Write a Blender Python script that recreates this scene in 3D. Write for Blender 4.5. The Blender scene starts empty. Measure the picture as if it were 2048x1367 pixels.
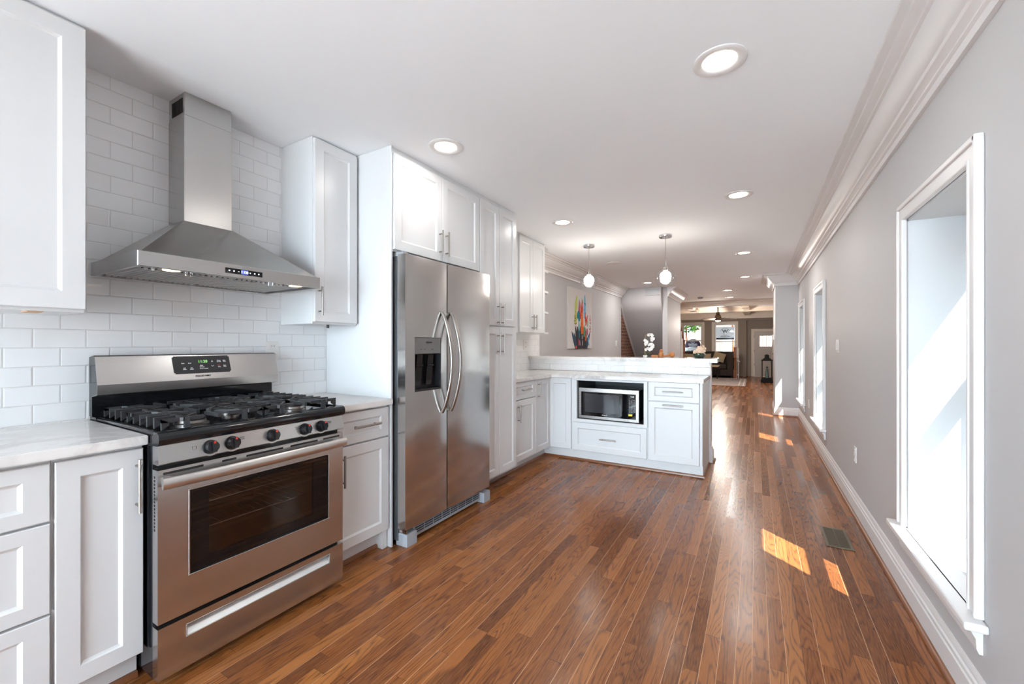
import bpy, bmesh, math, random
from mathutils import Vector, Matrix
random.seed(7)
C = bpy.context.scene.collection
SC = bpy.context.scene
PI = math.pi

# ------------------------------------------------------------------ camera, sky, sun, exposure
YAW = math.atan(487.5 / 832.0)
cam_data = bpy.data.cameras.new('camera')
cam_data.sensor_width = 36.0
cam_data.lens = 832.0 / 2048.0 * 36.0
cam_data.shift_y = 5.0 / 2048.0
cam_data.clip_start = 0.05
cam = bpy.data.objects.new('camera', cam_data)
C.objects.link(cam)
cam.location = (0, 0, 1.225)
cam.rotation_euler = (PI / 2, 0, YAW)
SC.camera = cam

world = bpy.data.worlds.new('sky')
SC.world = world
world.use_nodes = True
wn = world.node_tree.nodes
bg = wn['Background']
bg.inputs['Color'].default_value = (0.74, 0.88, 1.0, 1)
# hazy sky, brightest low down in the south (-Y), dimmer overhead and elsewhere
SKY_BASE, SKY_SOUTH = 5.0, 17.0
_tc = wn.new('ShaderNodeTexCoord'); _sx = wn.new('ShaderNodeSeparateXYZ')
world.node_tree.links.new(_tc.outputs['Generated'], _sx.inputs[0])
def _wm(op, a, b):
    x = wn.new('ShaderNodeMath'); x.operation = op
    for i, v in enumerate((a, b)):
        if isinstance(v, float): x.inputs[i].default_value = v
        else: world.node_tree.links.new(v, x.inputs[i])
    return x.outputs[0]
_s = _wm('MAXIMUM', _wm('MULTIPLY', _sx.outputs[1], -1.0), 0.0)
_n = _wm('SUBTRACT', 1.0, _wm('MULTIPLY', _wm('MAXIMUM', _sx.outputs[1], 0.0), 0.75))
_s = _wm('ADD', _wm('MULTIPLY', _wm('POWER', _s, 4.0), SKY_SOUTH), _wm('MULTIPLY', _n, SKY_BASE))
world.node_tree.links.new(_s, bg.inputs['Strength'])

sun_data = bpy.data.lights.new('sun', 'SUN')
sun_data.energy = 36.0
sun_data.angle = math.radians(0.5)
sun_data.color = (1.0, 0.97, 0.93)
sun = bpy.data.objects.new('sun', sun_data)
C.objects.link(sun)
sun.location = (8, -7, 14)
sun.rotation_euler = Vector((-1.0, 0.93, -1.85)).to_track_quat('-Z', 'Y').to_euler()

SC.view_settings.view_transform = 'Standard'
SC.view_settings.look = 'None'
SC.view_settings.gamma = 1.0
SC.view_settings.use_curve_mapping = False
SC.view_settings.exposure = 0.36
CAN_NEAR, CAN_FAR = 3.0, 12.0
SC.cycles.max_bounces = 14
SC.cycles.diffuse_bounces = 8
SC.cycles.glossy_bounces = 6
SC.cycles.transparent_max_bounces = 16
SC.cycles.sample_clamp_indirect = 6.0
SC.cycles.caustics_reflective = False
SC.cycles.caustics_refractive = False
SC.cycles.use_denoising = True

# ------------------------------------------------------------------ materials
def mat(name, col, rough=0.5, metal=0.0, spec=0.5, emit=None, estr=0.0, coat=0.0):
    m = bpy.data.materials.new(name)
    m.use_nodes = True
    b = m.node_tree.nodes['Principled BSDF']
    b.inputs['Base Color'].default_value = (*col, 1)
    b.inputs['Roughness'].default_value = rough
    b.inputs['Metallic'].default_value = metal
    b.inputs['Specular IOR Level'].default_value = spec
    b.inputs['Coat Weight'].default_value = coat
    if emit:
        b.inputs['Emission Color'].default_value = (*emit, 1)
        b.inputs['Emission Strength'].default_value = estr
    return m

class NT:
    """small helper to chain shader nodes"""
    def __init__(s, m):
        s.t = m.node_tree; s.n = s.t.nodes; s.b = s.n['Principled BSDF']
    def new(s, typ, **kw):
        x = s.n.new(typ)
        for k, v in kw.items(): setattr(x, k, v)
        return x
    def link(s, a, b): s.t.links.new(a, b)
    def val(s, inp, v):
        if isinstance(v, (int, float)): inp.default_value = v
        elif isinstance(v, (tuple, list)): inp.default_value = v
        else: s.link(v, inp)
    def math(s, op, a, b=0.0, c=None):
        x = s.new('ShaderNodeMath', operation=op)
        s.val(x.inputs[0], a); s.val(x.inputs[1], b)
        if c is not None: s.val(x.inputs[2], c)
        return x.outputs[0]
    def pos(s):
        return s.new('ShaderNodeTexCoord').outputs['Object']
    def geo(s):
        return s.new('ShaderNodeNewGeometry').outputs['Position']
    def sep(s, v):
        x = s.new('ShaderNodeSeparateXYZ'); s.link(v, x.inputs[0]); return x.outputs
    def comb(s, x, y, z):
        c = s.new('ShaderNodeCombineXYZ')
        for i, v in enumerate((x, y, z)): s.val(c.inputs[i], v)
        return c.outputs[0]
    def noise(s, vec, scale, detail=3.0, rough=0.5, dist=0.0):
        x = s.new('ShaderNodeTexNoise')
        s.link(vec, x.inputs['Vector'])
        x.inputs['Scale'].default_value = scale; x.inputs['Detail'].default_value = detail
        x.inputs['Roughness'].default_value = rough; x.inputs['Distortion'].default_value = dist
        return x.outputs['Fac']
    def ramp(s, fac, stops):
        x = s.new('ShaderNodeValToRGB'); s.link(fac, x.inputs[0])
        e = x.color_ramp.elements
        while len(e) < len(stops): e.new(0.5)
        for el, (p, c) in zip(e, stops):
            el.position = p; el.color = (*c, 1)
        return x.outputs[0]
    def mix(s, fac, a, b, mode='MIX'):
        x = s.new('ShaderNodeMix', data_type='RGBA', blend_type=mode)
        s.val(x.inputs[0], fac)
        for i, v in ((6, a), (7, b)):
            if isinstance(v, tuple) and len(v) == 3: v = (*v, 1)
            s.val(x.inputs[i], v)
        return x.outputs[2]
    def bump(s, h, strength, dist=0.01):
        x = s.new('ShaderNodeBump'); s.link(h, x.inputs['Height'])
        x.inputs['Strength'].default_value = strength; x.inputs['Distance'].default_value = dist
        s.link(x.outputs[0], s.b.inputs['Normal'])

M = {}
M['cabinet'] = mat('white_cabinet_paint', (0.70, 0.71, 0.715), 0.32)
M['trim'] = mat('white_trim_paint', (0.74, 0.725, 0.715), 0.35)
M['ceiling'] = mat('ceiling_paint', (0.90, 0.925, 0.95), 0.8, spec=0.2)
M['wall'] = mat('gray_wall_paint', (0.535, 0.525, 0.525), 0.55, spec=0.3)
t = NT(M['wall']); t.bump(t.noise(t.pos(), 140, 2), 0.05, 0.002)
M['plaster'] = mat('reveal_white_paint', (0.62, 0.65, 0.67), 0.6, spec=0.3)
M['taupe'] = mat('taupe_wall_paint', (0.33, 0.265, 0.215), 0.6, spec=0.3)
M['chrome'] = mat('chrome', (0.75, 0.75, 0.76), 0.08, 1.0)
M['nickel'] = mat('brushed_nickel', (0.36, 0.335, 0.31), 0.32, 1.0)
M['black'] = mat('black_plastic', (0.012, 0.012, 0.014), 0.35)
M['enamel'] = mat('black_enamel', (0.008, 0.009, 0.011), 0.09)
M['iron'] = mat('cast_iron', (0.022, 0.023, 0.026), 0.5)
M['blackglass'] = mat('black_glass', (0.004, 0.004, 0.005), 0.03)
M['darkgrey'] = mat('dark_grey_metal', (0.09, 0.095, 0.10), 0.4, 0.3)
M['greyplastic'] = mat('grey_plastic', (0.33, 0.35, 0.38), 0.45)
M['satin'] = mat('satin_steel_bar', (0.66, 0.64, 0.62), 0.33, 1.0)
M['panelgrey'] = mat('grey_dispenser_panel', (0.19, 0.185, 0.18), 0.35, 0.4)
M['slot'] = mat('dark_slot', (0.006, 0.006, 0.008), 0.6)
M['white'] = mat('white_plastic', (0.78, 0.77, 0.75), 0.3)
M['print'] = mat('white_print', (0.8, 0.8, 0.8), 0.5)
M['darkprint'] = mat('dark_print', (0.03, 0.03, 0.035), 0.5)
M['red'] = mat('red_mark', (0.55, 0.03, 0.02), 0.4)
M['yellow'] = mat('yellow_sticker', (0.85, 0.68, 0.02), 0.5)
M['green_led'] = mat('green_led', (0.1, 0.3, 0.1), 0.5, emit=(0.35, 0.75, 0.25), estr=1.2)
M['blue_led'] = mat('blue_led', (0.05, 0.05, 0.5), 0.5, emit=(0.06, 0.10, 1.0), estr=1.6)
M['white_led'] = mat('white_led', (0.5, 0.5, 0.5), 0.5, emit=(0.8, 0.88, 1.0), estr=1.6)
M['bulb'] = mat('lit_bulb', (1, 0.9, 0.75), 0.4, emit=(1.0, 0.91, 0.80), estr=46.0)
M['lens'] = mat('lit_lens', (1, 0.95, 0.9), 0.4, emit=(1.0, 0.90, 0.76), estr=5.0)
M['lensoff'] = mat('unlit_lens', (0.75, 0.75, 0.73), 0.4)
M['hoodlens'] = mat('lit_hood_lens', (1, 0.8, 0.6), 0.4, emit=(1.0, 0.72, 0.42), estr=3.0)
M['trimring'] = mat('white_metal_ring', (0.78, 0.77, 0.76), 0.35)
M['shoe'] = mat('stained_shoe_moulding', (0.19, 0.065, 0.022), 0.3)
M['interior'] = mat('oven_interior', (0.10, 0.075, 0.06), 0.35, 0.4)
M['ovenglass'] = None
M['raw'] = mat('raw_wood_edge', (0.52, 0.33, 0.2), 0.6)

def glass(name, tint=(1, 1, 1), rough=0.0, fac=0.08, k=0.5):
    m = bpy.data.materials.new(name); m.use_nodes = True
    n = m.node_tree.nodes; n.clear()
    o = n.new('ShaderNodeOutputMaterial'); mx = n.new('ShaderNodeMixShader')
    tr = n.new('ShaderNodeBsdfTransparent'); gl = n.new('ShaderNodeBsdfGlossy')
    tr.inputs[0].default_value = (*tint, 1); gl.inputs['Roughness'].default_value = rough
    lw = n.new('ShaderNodeLayerWeight'); lw.inputs[0].default_value = 0.25
    ma = n.new('ShaderNodeMath'); ma.operation = 'MULTIPLY_ADD'
    ma.inputs[1].default_value = k; ma.inputs[2].default_value = fac
    L = m.node_tree.links.new
    L(lw.outputs['Fresnel'], ma.inputs[0]); L(ma.outputs[0], mx.inputs[0])
    L(tr.outputs[0], mx.inputs[1]); L(gl.outputs[0], mx.inputs[2]); L(mx.outputs[0], o.inputs[0])
    return m
M['glass'] = glass('clear_glass', (0.97, 0.98, 0.98), 0.0, 0.02)
M['dimglass'] = glass('dimming_window_glass', (0.72, 0.745, 0.75), 0.0, 0.0, 0.16)  # pane tint added to dim the sun and the view outside
M['ovenglass'] = glass('smoked_oven_glass', (0.62, 0.59, 0.57), 0.02, 0.06, 0.35)
M['globe'] = glass('clear_globe_glass', (0.97, 0.975, 0.98), 0.0, 0.02, 0.18)

def stainless(name, axis, base=(0.56, 0.555, 0.55), rough=0.24, wav=0.0, amp=0.10):
    m = mat(name, base, rough, 1.0)
    t = NT(m); p = t.geo(); mp = t.new('ShaderNodeMapping'); t.link(p, mp.inputs[0])
    sc = {'x': (2, 260, 260), 'y': (260, 2, 260), 'z': (260, 260, 2)}[axis]
    mp.inputs['Scale'].default_value = sc
    nz = t.noise(mp.outputs[0], 1.0, 2, 0.6)
    r = t.math('MULTIPLY_ADD', nz, amp, rough - amp / 2)
    t.link(r, t.b.inputs['Roughness'])
    h = nz
    if wav:
        big = t.noise(p, 3.2, 1.0)
        h = t.math('ADD', t.math('MULTIPLY', nz, 0.0004), t.math('MULTIPLY', big, wav))
        t.bump(h, 1.0, 0.01)
    else:
        t.bump(h, 0.03, 0.0004)
    t.b.inputs['Anisotropic'].default_value = 0.4
    return m
M['steel_y'] = stainless('brushed_steel_horizontal', 'y')
M['steel_z'] = stainless('brushed_steel_vertical', 'z', (0.60, 0.595, 0.59), 0.17, wav=0.10)
M['steel_v'] = stainless('brushed_steel_chimney', 'z', (0.52, 0.51, 0.50), 0.26, wav=0.05, amp=0.025)
M['steel_x'] = stainless('brushed_steel_side', 'x', (0.52, 0.51, 0.50), 0.3)

# subway tile
def tile_mat(name, ua, sy, sz, dims=(0.155, 0.0772)):
    m = mat(name, (0.8, 0.8, 0.8), 0.06, spec=0.6)
    t = NT(m); p = t.sep(t.geo())
    v = t.comb(t.math('ADD', p[ua], -sy), t.math('ADD', p[2], -sz), 0.0)
    b = t.new('ShaderNodeTexBrick', offset=0.5, offset_frequency=2)
    t.link(v, b.inputs['Vector'])
    b.inputs['Scale'].default_value = 1.0
    b.inputs['Brick Width'].default_value = dims[0]; b.inputs['Row Height'].default_value = dims[1]
    b.inputs['Mortar Size'].default_value = 0.0014; b.inputs['Mortar Smooth'].default_value = 0.3
    b.inputs['Color1'].default_value = (0.87, 0.88, 0.89, 1); b.inputs['Color2'].default_value = (0.84, 0.85, 0.86, 1)
    b.inputs['Mortar'].default_value = (0.62, 0.62, 0.61, 1)
    t.link(b.outputs['Color'], t.b.inputs['Base Color'])
    t.link(t.math('MULTIPLY_ADD', b.outputs['Fac'], 0.5, 0.06), t.b.inputs['Roughness'])
    # soft pillow edge: wider mortar for the bump
    b2 = t.new('ShaderNodeTexBrick', offset=0.5, offset_frequency=2)
    t.link(v, b2.inputs['Vector'])
    for k, x in (('Scale', 1.0), ('Brick Width', dims[0]), ('Row Height', dims[1]), ('Mortar Size', 0.005), ('Mortar Smooth', 1.0)):
        b2.inputs[k].default_value = x
    b2.inputs['Color1'].default_value = (0, 0, 0, 1); b2.inputs['Color2'].default_value = (1, 1, 1, 1)
    h = t.math('MULTIPLY', b2.outputs['Fac'], -1.0)
    h = t.math('ADD', h, t.math('MULTIPLY', t.noise(t.geo(), 9.0, 1.0), 0.9))
    t.bump(h, 0.35, 0.0035)
    return m
M['tile'] = tile_mat('white_subway_tile', 1, 0.392, 1.212)
M['tile_bar'] = tile_mat('white_subway_tile_bar', 0, -2.46, 0.908)

# marble
m = M['marble'] = mat('white_marble', (0.8, 0.79, 0.77), 0.08, spec=0.5)
t = NT(m); p = t.geo()
w1 = t.noise(p, 2.2, 6, 0.62, 1.4)
vein = t.math('SUBTRACT', 1.0, t.math('MULTIPLY', t.math('ABSOLUTE', t.math('ADD', w1, -0.5)), 14.0))
vein = t.math('MAXIMUM', vein, 0.0)
mask = t.noise(p, 1.3, 2)
vein = t.math('MULTIPLY', vein, t.math('MAXIMUM', t.math('MULTIPLY_ADD', mask, 3.0, -1.25), 0.0))
cloud = t.noise(p, 5, 4)
base = t.mix(cloud, (0.76, 0.74, 0.715), (0.80, 0.79, 0.775))
t.link(t.mix(vein, base, (0.42, 0.40, 0.385)), t.b.inputs['Base Color'])

# oak strip floor, boards run along Y
m = M['floor'] = mat('stained_oak_floor', (0.2, 0.08, 0.03), 0.24, spec=0.36)
t = NT(m); p = t.sep(t.geo())
BW, BL = 0.0572, 0.72
xs = t.math('DIVIDE', t.math('ADD', p[0], 0.012), BW); bi = t.math('FLOOR', xs); fx = t.math('SUBTRACT', xs, bi)
def wnoise(t, v, dim='1D'):
    x = t.new('ShaderNodeTexWhiteNoise', noise_dimensions=dim)
    if dim == '1D': t.link(v, x.inputs['W'])
    else: t.link(v, x.inputs['Vector'])
    return x
r1 = wnoise(t, bi).outputs['Value']
ys = t.math('ADD', t.math('DIVIDE', p[1], BL), t.math('MULTIPLY', r1, 37.0))
ys = t.math('ADD', ys, t.math('MULTIPLY', t.math('SINE', t.math('MULTIPLY', ys, 2.3)), 0.22))
yi = t.math('FLOOR', ys); fy = t.math('SUBTRACT', ys, yi)
rid = wnoise(t, t.comb(bi, yi, 0.0), '3D')
rv = rid.outputs['Value']; rc = t.sep(rid.outputs['Color'])
# grain: growth rings drawn out along the board, shifted board by board
gx = t.math('ADD', p[0], t.math('MULTIPLY', rc[0], 31.0))
gy = t.math('ADD', p[1], t.math('MULTIPLY', rc[1], 47.0))
gv = t.comb(t.math('MULTIPLY', gx, 11.0), t.math('MULTIPLY', gy, 1.15), t.math('MULTIPLY', rv, 9.0))
warp = t.noise(gv, 1.0, 1.5, 0.45)
rings = t.math('FRACT', t.math('MULTIPLY', warp, t.math('MULTIPLY_ADD', rc[2], 14.0, 13.0)))
rings = t.math('ABSOLUTE', t.math('MULTIPLY_ADD', rings, 2.0, -1.0))
rings = t.math('MINIMUM', t.math('MAXIMUM', t.math('MULTIPLY_ADD', rings, 2.6, -1.35), 0.0), 1.0)
brk = t.noise(t.comb(t.math('MULTIPLY', gx, 120.0), t.math('MULTIPLY', gy, 10.0), 0.0), 1.0, 2.0, 0.6)
rings = t.math('MULTIPLY', rings, t.math('MINIMUM', t.math('MAXIMUM', t.math('MULTIPLY_ADD', brk, 3.0, -0.75), 0.15), 1.0))
fine = t.noise(t.comb(t.math('MULTIPLY', gx, 260.0), t.math('MULTIPLY', gy, 14.0), 0.0), 1.0, 2.0, 0.6)
fine = t.math('MINIMUM', t.math('MAXIMUM', t.math('MULTIPLY_ADD', fine, 4.0, -1.75), 0.0), 1.0)
basec = t.ramp(rv, [(0.0, (0.120, 0.036, 0.011)), (0.2, (0.18, 0.056, 0.015)), (0.6, (0.235, 0.075, 0.019)), (1.0, (0.33, 0.118, 0.030))])
c1 = t.mix(t.math('MULTIPLY', rings, 0.80), basec, (0.058, 0.018, 0.008))
c2 = t.mix(t.math('MULTIPLY', fine, 0.30), c1, (0.42, 0.165, 0.055))
ex = t.math('MINIMUM', fx, t.math('SUBTRACT', 1.0, fx))
seam_x = t.math('LESS_THAN', ex, 0.018)
ey = t.math('MULTIPLY', t.math('MINIMUM', fy, t.math('SUBTRACT', 1.0, fy)), BL / BW)
seam_y = t.math('LESS_THAN', ey, 0.016)
half = t.math('ROUND', xs)
lit = t.math('GREATER_THAN', wnoise(t, t.math('ADD', half, 0.37)).outputs['Value'], 0.5)  # highlight lines put into the colour of half the seams
seamc = t.mix(lit, (0.05, 0.018, 0.008), (0.60, 0.33, 0.17))
c3 = t.mix(t.math('MULTIPLY', seam_x, 0.75), c2, seamc)
c3 = t.mix(t.math('MULTIPLY', seam_y, 0.7), c3, (0.05, 0.018, 0.008))
t.link(c3, t.b.inputs['Base Color'])
t.link(t.math('MULTIPLY_ADD', rv, 0.10, 0.20), t.b.inputs['Roughness'])
t.bump(t.math('ADD', t.math('MULTIPLY', seam_x, -1.0), t.math('MULTIPLY', rv, 0.6)), 0.10, 0.001)

def brick_mat(name, c1, c2, mortar, w=0.2, h=0.07):
    m = mat(name, c1, 0.85, spec=0.2)
    t = NT(m); p = t.sep(t.geo())
    b = t.new('ShaderNodeTexBrick'); t.link(t.comb(t.math('ADD', p[0], p[1]), p[2], 0.0), b.inputs['Vector'])
    for k, x in (('Scale', 1.0), ('Brick Width', w), ('Row Height', h), ('Mortar Size', 0.007), ('Bias', 0.0)):
        b.inputs[k].default_value = x
    b.inputs['Color1'].default_value = (*c1, 1); b.inputs['Color2'].default_value = (*c2, 1)
    b.inputs['Mortar'].default_value = (*mortar, 1)
    nz = t.noise(t.geo(), 18, 4)
    t.link(t.mix(t.math('MULTIPLY', nz, 0.6), b.outputs['Color'], (0.10, 0.055, 0.04)), t.b.inputs['Base Color'])
    t.bump(t.math('SUBTRACT', t.math('MULTIPLY', nz, 0.4), b.outputs['Fac']), 0.6, 0.01)
    return m
M['brick'] = brick_mat('old_red_brick', (0.36, 0.15, 0.085), (0.17, 0.075, 0.05), (0.42, 0.35, 0.29))
M['facade'] = brick_mat('pale_facade_brick', (0.30, 0.20, 0.165), (0.25, 0.165, 0.14), (0.34, 0.31, 0.28))

def noisy(name, a, b, scale, rough=0.8, det=4):
    m = mat(name, a, rough, spec=0.25)
    t = NT(m)
    t.link(t.mix(t.noise(t.geo(), scale, det), a, b), t.b.inputs['Base Color'])
    return m
M['rug'] = noisy('faded_rug_weave', (0.12, 0.09, 0.09), (0.48, 0.42, 0.40), 14, 0.95, 6)
M['rugborder'] = mat('rug_border_stripe', (0.55, 0.48, 0.45), 0.95, spec=0.1)
M['sofa'] = noisy('dark_brown_velvet', (0.03, 0.022, 0.02), (0.055, 0.042, 0.038), 30, 0.8)
M['pillow'] = noisy('beige_pillow_fabric', (0.45, 0.33, 0.20), (0.52, 0.40, 0.25), 40, 0.9)
M['orangewood'] = noisy('orange_stained_wood', (0.36, 0.13, 0.04), (0.47, 0.19, 0.065), 22, 0.4)
M['banister'] = noisy('red_brown_wood', (0.20, 0.07, 0.03), (0.28, 0.10, 0.045), 22, 0.35)
M['leaf'] = noisy('dark_green_leaf', (0.02, 0.07, 0.02), (0.05, 0.13, 0.035), 12, 0.45)
M['bush'] = noisy('bright_green_leaf', (0.02, 0.075, 0.008), (0.07, 0.16, 0.02), 6, 0.6)
M['petal'] = mat('white_petal', (0.82, 0.81, 0.78), 0.6)
M['peach'] = noisy('peach_petal', (0.70, 0.48, 0.34), (0.74, 0.60, 0.46), 30, 0.7)
M['stem'] = mat('stem', (0.42, 0.27, 0.12), 0.6)
M['bronze'] = mat('antique_bronze', (0.10, 0.065, 0.04), 0.25, 0.9)
M['doorpaint'] = mat('cream_door_paint', (0.58, 0.50, 0.44), 0.4)
M['casing'] = mat('cream_casing_paint', (0.78, 0.67, 0.56), 0.4)
M['plum'] = mat('plum_sign', (0.045, 0.018, 0.04), 0.4)
M['signwhite'] = mat('white_sign', (0.78, 0.78, 0.78), 0.5)
M['navy'] = mat('navy_print', (0.015, 0.02, 0.05), 0.5)
M['canvas'] = mat('canvas_white', (0.70, 0.68, 0.66), 0.8)
M['concrete'] = noisy('concrete', (0.74, 0.75, 0.76), (0.80, 0.81, 0.82), 4, 0.9)
M['asphalt'] = noisy('grey_paving', (0.14, 0.14, 0.14), (0.20, 0.20, 0.20), 3, 0.9)
M['steel_hood'] = stainless('hood_steel_dark_reflection', 'y', (0.40, 0.39, 0.37), 0.24)  # darker copy of the steel, coloured for dark reflections on the slope
M['carpaint'] = mat('pale_blue_car_paint', (0.45, 0.56, 0.75), 0.2)

# ------------------------------------------------------------------ mesh helpers
ORIGIN = {}
def bm_new(): return bmesh.new()
def box(bm, lo, hi, bev=0.0, seg=2):
    lo = Vector(lo); hi = Vector(hi)
    r = bmesh.ops.create_cube(bm, size=1.0)
    vs = r['verts']
    c = (lo + hi) / 2; s = hi - lo
    for v in vs: v.co = Vector((v.co.x * s.x + c.x, v.co.y * s.y + c.y, v.co.z * s.z + c.z))
    if bev > 0:
        es = list({e for v in vs for e in v.link_edges})
        bmesh.ops.bevel(bm, geom=es, offset=min(bev, 0.49 * min(abs(s.x), abs(s.y), abs(s.z))), segments=seg, affect='EDGES', profile=0.5)
    return bm
def frame_of(d):
    d = d.normalized(); up = Vector((0, 0, 1)) if abs(d.z) < 0.95 else Vector((1, 0, 0))
    a = d.cross(up).normalized(); return a, d.cross(a).normalized()
def cyl(bm, p0, p1, r0, r1=None, n=20, cap=True):
    p0 = Vector(p0); p1 = Vector(p1); r1 = r0 if r1 is None else r1
    a, b = frame_of(p1 - p0)
    rings = []
    for p, r in ((p0, r0), (p1, r1)):
        rings.append([bm.verts.new(p + r * (math.cos(2 * PI * k / n) * a + math.sin(2 * PI * k / n) * b)) for k in range(n)])
    for k in range(n):
        bm.faces.new((rings[0][k], rings[0][(k + 1) % n], rings[1][(k + 1) % n], rings[1][k]))
    if cap:
        bm.faces.new(rings[0]); bm.faces.new(rings[1][::-1])
    return bm
def tube(bm, pts, r, n=10, rx=None):
    """round (or oval: rx) bar along points"""
    pts = [Vector(p) for p in pts]; prev = None
    rs = r if isinstance(r, (list, tuple)) else [r] * len(pts)
    rings = []
    a = None
    for i, p in enumerate(pts):
        d = (pts[min(i + 1, len(pts) - 1)] - pts[max(i - 1, 0)]).normalized()
        if a is None: a, b = frame_of(d)
        else:
            a = (a - d * a.dot(d)).normalized(); b = d.cross(a).normalized()
        q = rx if rx else rs[i]
        rings.append([bm.verts.new(p + rs[i] * math.cos(2 * PI * k / n) * a + q * math.sin(2 * PI * k / n) * b) for k in range(n)])
    for R0, R1 in zip(rings, rings[1:]):
        for k in range(n): bm.faces.new((R0[k], R0[(k + 1) % n], R1[(k + 1) % n], R1[k]))
    bm.faces.new(rings[0]); bm.faces.new(rings[-1][::-1])
    return bm
def lathe(bm, prof, c=(0, 0, 0), n=28, closed=False):
    """prof: list of (radius, z) around the vertical through c"""
    c = Vector(c); rings = []
    for r, z in prof:
        if r < 1e-6: rings.append([bm.verts.new(c + Vector((0, 0, z)))])
        else: rings.append([bm.verts.new(c + Vector((r * math.cos(2 * PI * k / n), r * math.sin(2 * PI * k / n), z))) for k in range(n)])
    for A, B in zip(rings, rings[1:]):
        for k in range(n):
            if len(A) == 1 and len(B) == 1: continue
            if len(A) == 1: bm.faces.new((A[0], B[(k + 1) % n], B[k]))
            elif len(B) == 1: bm.faces.new((A[k], A[(k + 1) % n], B[0]))
            else: bm.faces.new((A[k], A[(k + 1) % n], B[(k + 1) % n], B[k]))
    return bm
def prism(bm, poly, axis, lo, hi):
    """extrude a polygon given in the two other axes along axis"""
    def P(u, v, w):
        return {0: (w, u, v), 1: (u, w, v), 2: (u, v, w)}[axis]
    A = [bm.verts.new(P(u, v, lo)) for u, v in poly]; B = [bm.verts.new(P(u, v, hi)) for u, v in poly]
    n = len(poly)
    for k in range(n): bm.faces.new((A[k], A[(k + 1) % n], B[(k + 1) % n], B[k]))
    bm.faces.new(A); bm.faces.new(B[::-1])
    return bm
def ball(bm, c, r, sx=1, sy=1, sz=1, n=2):
    x = bmesh.ops.create_icosphere(bm, subdivisions=n, radius=r)
    for v in x['verts']: v.co = Vector((v.co.x * sx, v.co.y * sy, v.co.z * sz)) + Vector(c)
    return bm
def wall_with_holes(bm, axis, at, th, u0, u1, z0, z1, holes):
    """slab perpendicular to axis (0: X, 1: Y) at..at+th with rectangular holes (ua,ub,za,zb)"""
    us = sorted({u0, u1, *[h[0] for h in holes], *[h[1] for h in holes]})
    zs = sorted({z0, z1, *[h[2] for h in holes], *[h[3] for h in holes]})
    def solid(i, j):
        if i < 0 or j < 0 or i >= len(us) - 1 or j >= len(zs) - 1: return False
        uc = (us[i] + us[i + 1]) / 2; zc = (zs[j] + zs[j + 1]) / 2
        return not any(h[0] < uc < h[1] and h[2] < zc < h[3] for h in holes)
    def P(u, w, z): return (w, u, z) if axis == 0 else (u, w, z)
    vc = {}
    def V(u, w, z):
        k = (round(u, 5), round(w, 5), round(z, 5))
        if k not in vc: vc[k] = bm.verts.new(P(u, w, z))
        return vc[k]
    a, b = at, at + th
    for i in range(len(us) - 1):
        for j in range(len(zs) - 1):
            if not solid(i, j): continue
            u, U, z, Z = us[i], us[i + 1], zs[j], zs[j + 1]
            for w in (a, b): bm.faces.new([V(u, w, z), V(U, w, z), V(U, w, Z), V(u, w, Z)])
            if not solid(i - 1, j): bm.faces.new([V(u, a, z), V(u, b, z), V(u, b, Z), V(u, a, Z)])
            if not solid(i + 1, j): bm.faces.new([V(U, a, z), V(U, b, z), V(U, b, Z), V(U, a, Z)])
            if not solid(i, j - 1): bm.faces.new([V(u, a, z), V(U, a, z), V(U, b, z), V(u, b, z)])
            if not solid(i, j + 1): bm.faces.new([V(u, a, Z), V(U, a, Z), V(U, b, Z), V(u, b, Z)])
    return bm
def sweep(bm, path, prof, side=1):
    """profile (out, z) swept along a polyline in plan with mitred corners; side=+1: out is to the left"""
    pts = [Vector((p[0], p[1])) for p in path]; n = len(pts); rows = []
    for i, p in enumerate(pts):
        def nrm(d): return Vector((-d.y, d.x)) * side
        if i == 0: m_ = nrm((pts[1] - pts[0]).normalized())
        elif i == n - 1: m_ = nrm((pts[-1] - pts[-2]).normalized())
        else:
            a = nrm((p - pts[i - 1]).normalized()); b = nrm((pts[i + 1] - p).normalized())
            m_ = (a + b) / (1.0 + a.dot(b))
        rows.append([bm.verts.new((p.x + m_.x * d, p.y + m_.y * d, z)) for d, z in prof])
    for A, B in zip(rows, rows[1:]):
        k = len(prof)
        for j in range(k): bm.faces.new((A[j], A[(j + 1) % k], B[(j + 1) % k], B[j]))
    bm.faces.new(rows[0]); bm.faces.new(rows[-1][::-1])
    return bm
def shaker(bm, a0, a1, z0, z1, d0, d1, st=0.057, rec=0.009, rail=None):
    """framed door in (a, d, z): recessed flat panel inside a frame"""
    rail = st if rail is None else rail
    def ring(i, d, jj=None):
        k = rail + (i - st) if i > 0 else 0
        return [bm.verts.new(v) for v in ((a0 + i, d, z0 + k), (a1 - i, d, z0 + k), (a1 - i, d, z1 - k), (a0 + i, d, z1 - k))]
    e = 0.0025
    B = ring(0, d0); F0 = ring(0, d1 - e)
    F1 = [bm.verts.new(v) for v in ((a0 + e, d1, z0 + e), (a1 - e, d1, z0 + e), (a1 - e, d1, z1 - e), (a0 + e, d1, z1 - e))]
    I0 = ring(st, d1); I1 = ring(st + 0.004, d1 - rec * 0.55); I2 = ring(st + 0.010, d1 - rec)
    for A, Q in ((B, F0), (F0, F1), (F1, I0), (I0, I1), (I1, I2)):
        for k in range(4): bm.faces.new((A[k], A[(k + 1) % 4], Q[(k + 1) % 4], Q[k]))
    bm.faces.new(B); bm.faces.new(I2)
    return bm
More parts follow.
